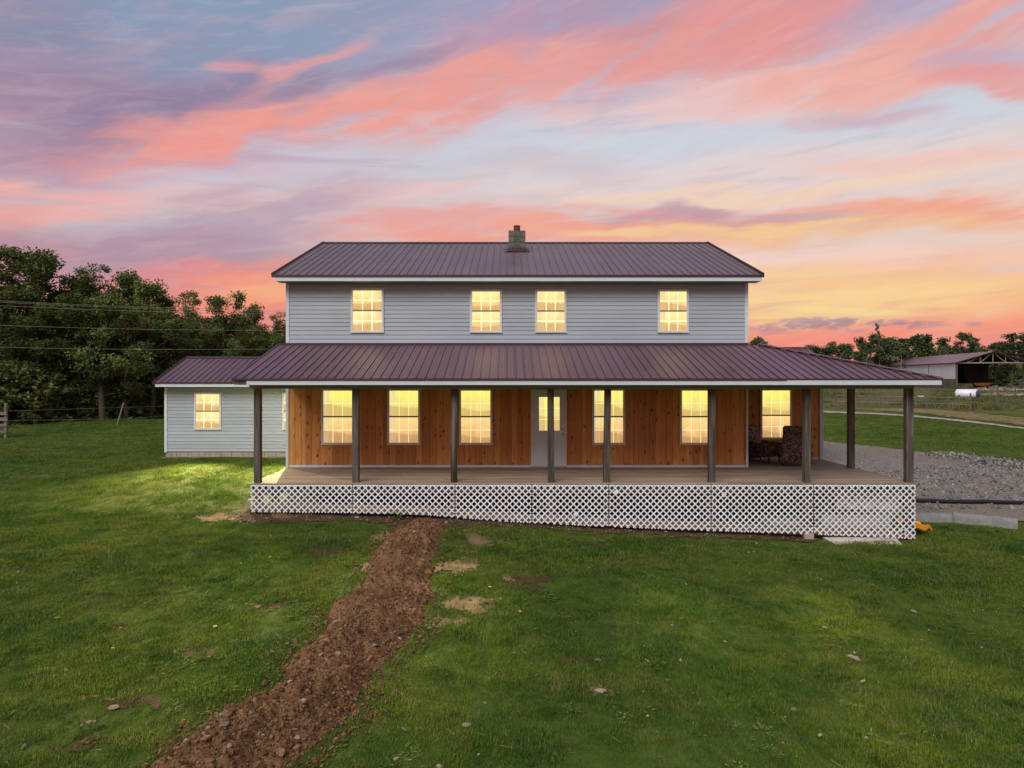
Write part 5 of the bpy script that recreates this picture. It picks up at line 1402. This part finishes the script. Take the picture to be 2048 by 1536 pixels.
# white fuel tank with a dark end
tx, ty = (1936 - XC) / F * 74, 74.0; tg = gz(tx, ty)
tk = empty('fuel_tank', (tx, ty, tg), 'white horizontal fuel tank with a dark end cap behind a fence post', 'tank')
ax = Vector((.62, -.78, 0)).normalized(); R_ = .52; c_ = Vector((tx, ty, tg + .62)); pts_ = []; rads_ = []
for i in range(7):
    t = i / 6 * math.pi / 2; pts_.append(c_ - ax * (.95 + .28 * math.cos(t))); rads_.append(max(.02, R_ * math.sin(t)))
pts_.append(c_ + ax * .85); rads_.append(R_)
MB().tube(pts_, rads_, 24).build('tank_shell', M['tank_white'], tk, True)
MB().tube([c_ + ax * .86, c_ + ax * 1.0, c_ + ax * 1.08], [R_ * .86, R_ * .78, R_ * .35], 24).build('end_cap', M['tank_end'], tk, True)
for s in (-.6, .6): q = c_ + ax * s; MB().box(q.x - .35, q.x + .35, q.y - .08, q.y + .08, tg - .1, tg + .22).build('support', M['post_old'], tk)

# ---------------------------------------------------------------- barn
A0 = Vector((76.9, 117, 0)); axd = Vector((7.7, 35, 0)).normalized(); acr = Vector((axd.y, -axd.x, 0)); LBN = 36.0; HW = 5.6
ZB, ZE, ZR = -2.0, 2.55, 4.42
barn = empty('barn', (A0.x, A0.y, ZB), 'open-fronted white pole barn with purple-brown metal roof and exposed truss', 'barn')
def bp(s, c, z): q = A0 + axd * s + acr * c; return Vector((q.x, q.y, z))
MB().poly([bp(0, 0, -.25), bp(LBN, 0, -.25), bp(LBN, 0, ZE), bp(0, 0, ZE)], acr * .15).build('side_wall', M['barn_white'], barn)
for i in range(60):
    s0 = i * .6
    MB().poly([bp(s0, .02, ZB), bp(s0 + .56, .02, ZB), bp(s0 + .56, .02, -.27 + random.uniform(-.02, .02)), bp(s0, .02, -.27)], acr * .05).build('wall_plank', M['gate_wood'], barn)
MB().poly([bp(LBN, 0, ZB), bp(LBN, 2 * HW, ZB), bp(LBN, 2 * HW, ZE), bp(LBN, HW, ZR), bp(LBN, 0, ZE)], axd * .15).build('back_wall', M['dark_interior'], barn) if False else None
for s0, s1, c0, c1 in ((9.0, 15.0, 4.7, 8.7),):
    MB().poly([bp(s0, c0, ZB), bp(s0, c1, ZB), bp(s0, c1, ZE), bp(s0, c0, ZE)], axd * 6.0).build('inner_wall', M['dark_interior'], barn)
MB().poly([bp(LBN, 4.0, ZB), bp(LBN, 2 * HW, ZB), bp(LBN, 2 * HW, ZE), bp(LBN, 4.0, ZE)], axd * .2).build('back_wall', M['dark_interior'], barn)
for side in (0, 1):
    c0, c1 = (-.35, HW) if side == 0 else (2 * HW + .35, HW)
    n_ = 12
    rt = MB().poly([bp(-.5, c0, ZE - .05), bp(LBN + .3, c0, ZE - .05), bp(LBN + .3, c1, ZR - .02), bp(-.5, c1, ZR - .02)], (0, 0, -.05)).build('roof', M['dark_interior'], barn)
    for i in range(n_):
        a, b = -.5 + (LBN + .8) * i / n_, -.5 + (LBN + .8) * (i + 1) / n_ - .03
        MB().poly([bp(a, c0, ZE), bp(b, c0, ZE), bp(b, c1, ZR + .03), bp(a, c1, ZR + .03)], (0, 0, -.04)).build('roof_sheet', M['roof'], rt)
for s0 in (0, 12, 24):
    t = MB().bar(bp(s0, 0, ZE - .05), bp(s0, 2 * HW, ZE - .05), .12, .18)
    t.bar(bp(s0, 0, ZE), bp(s0, HW, ZR - .1), .12, .16).bar(bp(s0, 2 * HW, ZE), bp(s0, HW, ZR - .1), .12, .16)
    for f_ in (.33, .66, 1.0, 1.34, 1.67):
        hh = ZE + (ZR - ZE) * (f_ if f_ <= 1 else 2 - f_) - .1; t.bar(bp(s0, HW * f_, ZE), bp(s0, HW * f_, hh), .1, .1)
    for (f0, f1) in ((.33, .66), (.66, 1.0), (1.0, 1.34), (1.34, 1.67)):
        lo, hi = (f0, f1) if f1 <= 1 else (f1, f0)
        t.bar(bp(s0, HW * hi if f1 > 1 else HW * f1, ZE + (ZR - ZE) * (min(hi if f1 > 1 else f1, 2 - (hi if f1 > 1 else f1))) - .15), bp(s0, HW * lo if f1 > 1 else HW * f0, ZE), .08, .08)
    t.build('truss', M['barn_frame'], barn)
    for c in ((0.1, 3.9, 2 * HW - .1) if s0 else (0.1, 2 * HW - .1)): MB().bar(bp(s0, c, ZB - .2), bp(s0, c, ZE), .22, .22).build('pole', M['post_old'], barn)
# stack of timber and machine shapes inside
mch = empty('farm_machine', bp(8, 7.2, ZB), 'orange and dark farm machine parked inside the open barn', 'machine')
MB().poly([bp(7, 5.4, -1.5), bp(7, 8.8, -1.5), bp(7, 8.6, -.95), bp(7, 5.6, -.95)], axd * 2.0).build('body', M['orange_paint'], mch, bevel=.08)
MB().poly([bp(7.4, 4.6, -1.6), bp(7.4, 5.6, -1.6), bp(7.4, 5.5, .0), bp(7.4, 4.7, .0)], axd * 1.2).build('cab', M['dark_interior'], mch, bevel=.05)
for c in (5.3, 8.5): 
    q = bp(7.0, c, ZB + .45); MB().tube([q - axd * .2, q + axd * .2], .48, 16).build('wheel', M['black_pipe'], mch)
tp = empty('timber_stack', bp(3, 1.8, ZB), 'dark stack of timber just inside the barn mouth', 'timber')
for i in range(9):
    z = ZB + .15 + .18 * (i // 2); q0, q1 = bp(2 + random.uniform(-.4, .4), .8, z), bp(2.5 + random.uniform(-.3, .6), 3.6, z)
    MB().bar(q0 + axd * (.5 * (i % 2)), q1 + axd * (.5 * (i % 2)), .24, .15).build('plank', M['post_old'], tp)
# scrap and brush heaps around the barn
for (px, py, Y, w_, h_, lb, mt, seed) in [(2000, 792, 84, 6.5, .55, 'long low heap of scrap wood and rubble right of the tank', 'rubble', 1), (1985, 776, 104, 9.0, .55, 'pile of branches and debris in front of the barn', 'rubble', 2),
                                     (2045, 764, 112, 6.0, 1.7, 'tall stack of cut timber right of the barn opening', 'post_old', 3), (1830, 790, 80, 1.6, .35, 'small pale rubbish heap by the fence left of the tank', 'white_trim', 4)]:
    X = (px - XC) / F * Y; r = random.Random(seed); m = MB(); g = gz(X, Y)
    for i in range(int(70 if w_ > 2 else 12)):
        t = r.uniform(-1, 1); hx = h_ * (1 - t * t) ; z = g + r.uniform(.0, 1) * hx; L_ = r.uniform(.3, 1.5) * (1 if w_ > 2 else .4); a = r.uniform(-.6, .6); b = r.uniform(-.25, .25)
        p0 = Vector((X + t * w_ / 2, Y + r.uniform(-1.5, 1.5), z)); d = Vector((math.cos(a), math.sin(a), b)) * L_
        m.bar(p0, p0 + d, r.uniform(.06, .3), r.uniform(.04, .14))
    o = m.build('scrap_heap', M[mt], None); tag(o, lb, 'heap', None, 'stuff')
    if w_ > 5 and seed < 3:
        m = MB()
        for i in range(26):
            t = r.uniform(-1, 1); p0 = Vector((X + t * w_ / 2, Y - 1 + r.uniform(-1, 1), g + r.uniform(.1, .5) * h_)); a = r.uniform(-.5, .5); m.bar(p0, p0 + Vector((math.cos(a), math.sin(a), r.uniform(-.1, .2))) * r.uniform(.5, 1.8), .12, .05)
        o = m.build('broken_boards', M['pale_board'], None); tag(o, 'pale broken boards strewn over the ' + ('heap right of the tank' if seed == 1 else 'pile before the barn'), 'boards', None, 'stuff')
blk('sheet_of_tin', 66.0, 67.6, 83.6, 85.4, gz(66, 84) + .02, gz(66, 84) + .16, 'white_trim', 'crumpled white sheet lying in the weeds right of the tank', 'sheet')

# rough tall grass of the far field
tall = [tuft(40, .45, .25, .7, .02, M['dry_grass'], 50), tuft(40, .45, .25, .6, .02, M['blade'], 51), tuft(30, .5, .3, .8, .022, M['leaf_far'], 52)]
n = 9000; x = RNG.uniform(16, 88, n); y = RNG.uniform(58, 120, n)
ok = (np.abs(x / y * F + XC - 1850) < 330) & (fbm(x * .12, y * .12, 3, 3) > -.10)
for q in [pa + pb[::-1]]: ok &= ~inside(q, x, y)
ok &= ~inside([bp(-.2, 0, 0)[:2], bp(LBN, 0, 0)[:2], bp(LBN, 11, 0)[:2], bp(-.2, 11, 0)[:2]], x, y)
x, y = x[ok], y[ok]; n = len(x); s = RNG.uniform(.4, .9, n) * (.5 + np.clip(fbm(x * .2, y * .2, 3, 6) * 3, -.3, 1))
scatter('field_grass', np.stack([x, y, ground(x, y) - .02], 1), np.stack([np.zeros(n), np.zeros(n), RNG.uniform(0, 6.28, n)], 1), np.stack([s, s, s], 1), tall, 'rough tall grass and weeds of the far field')
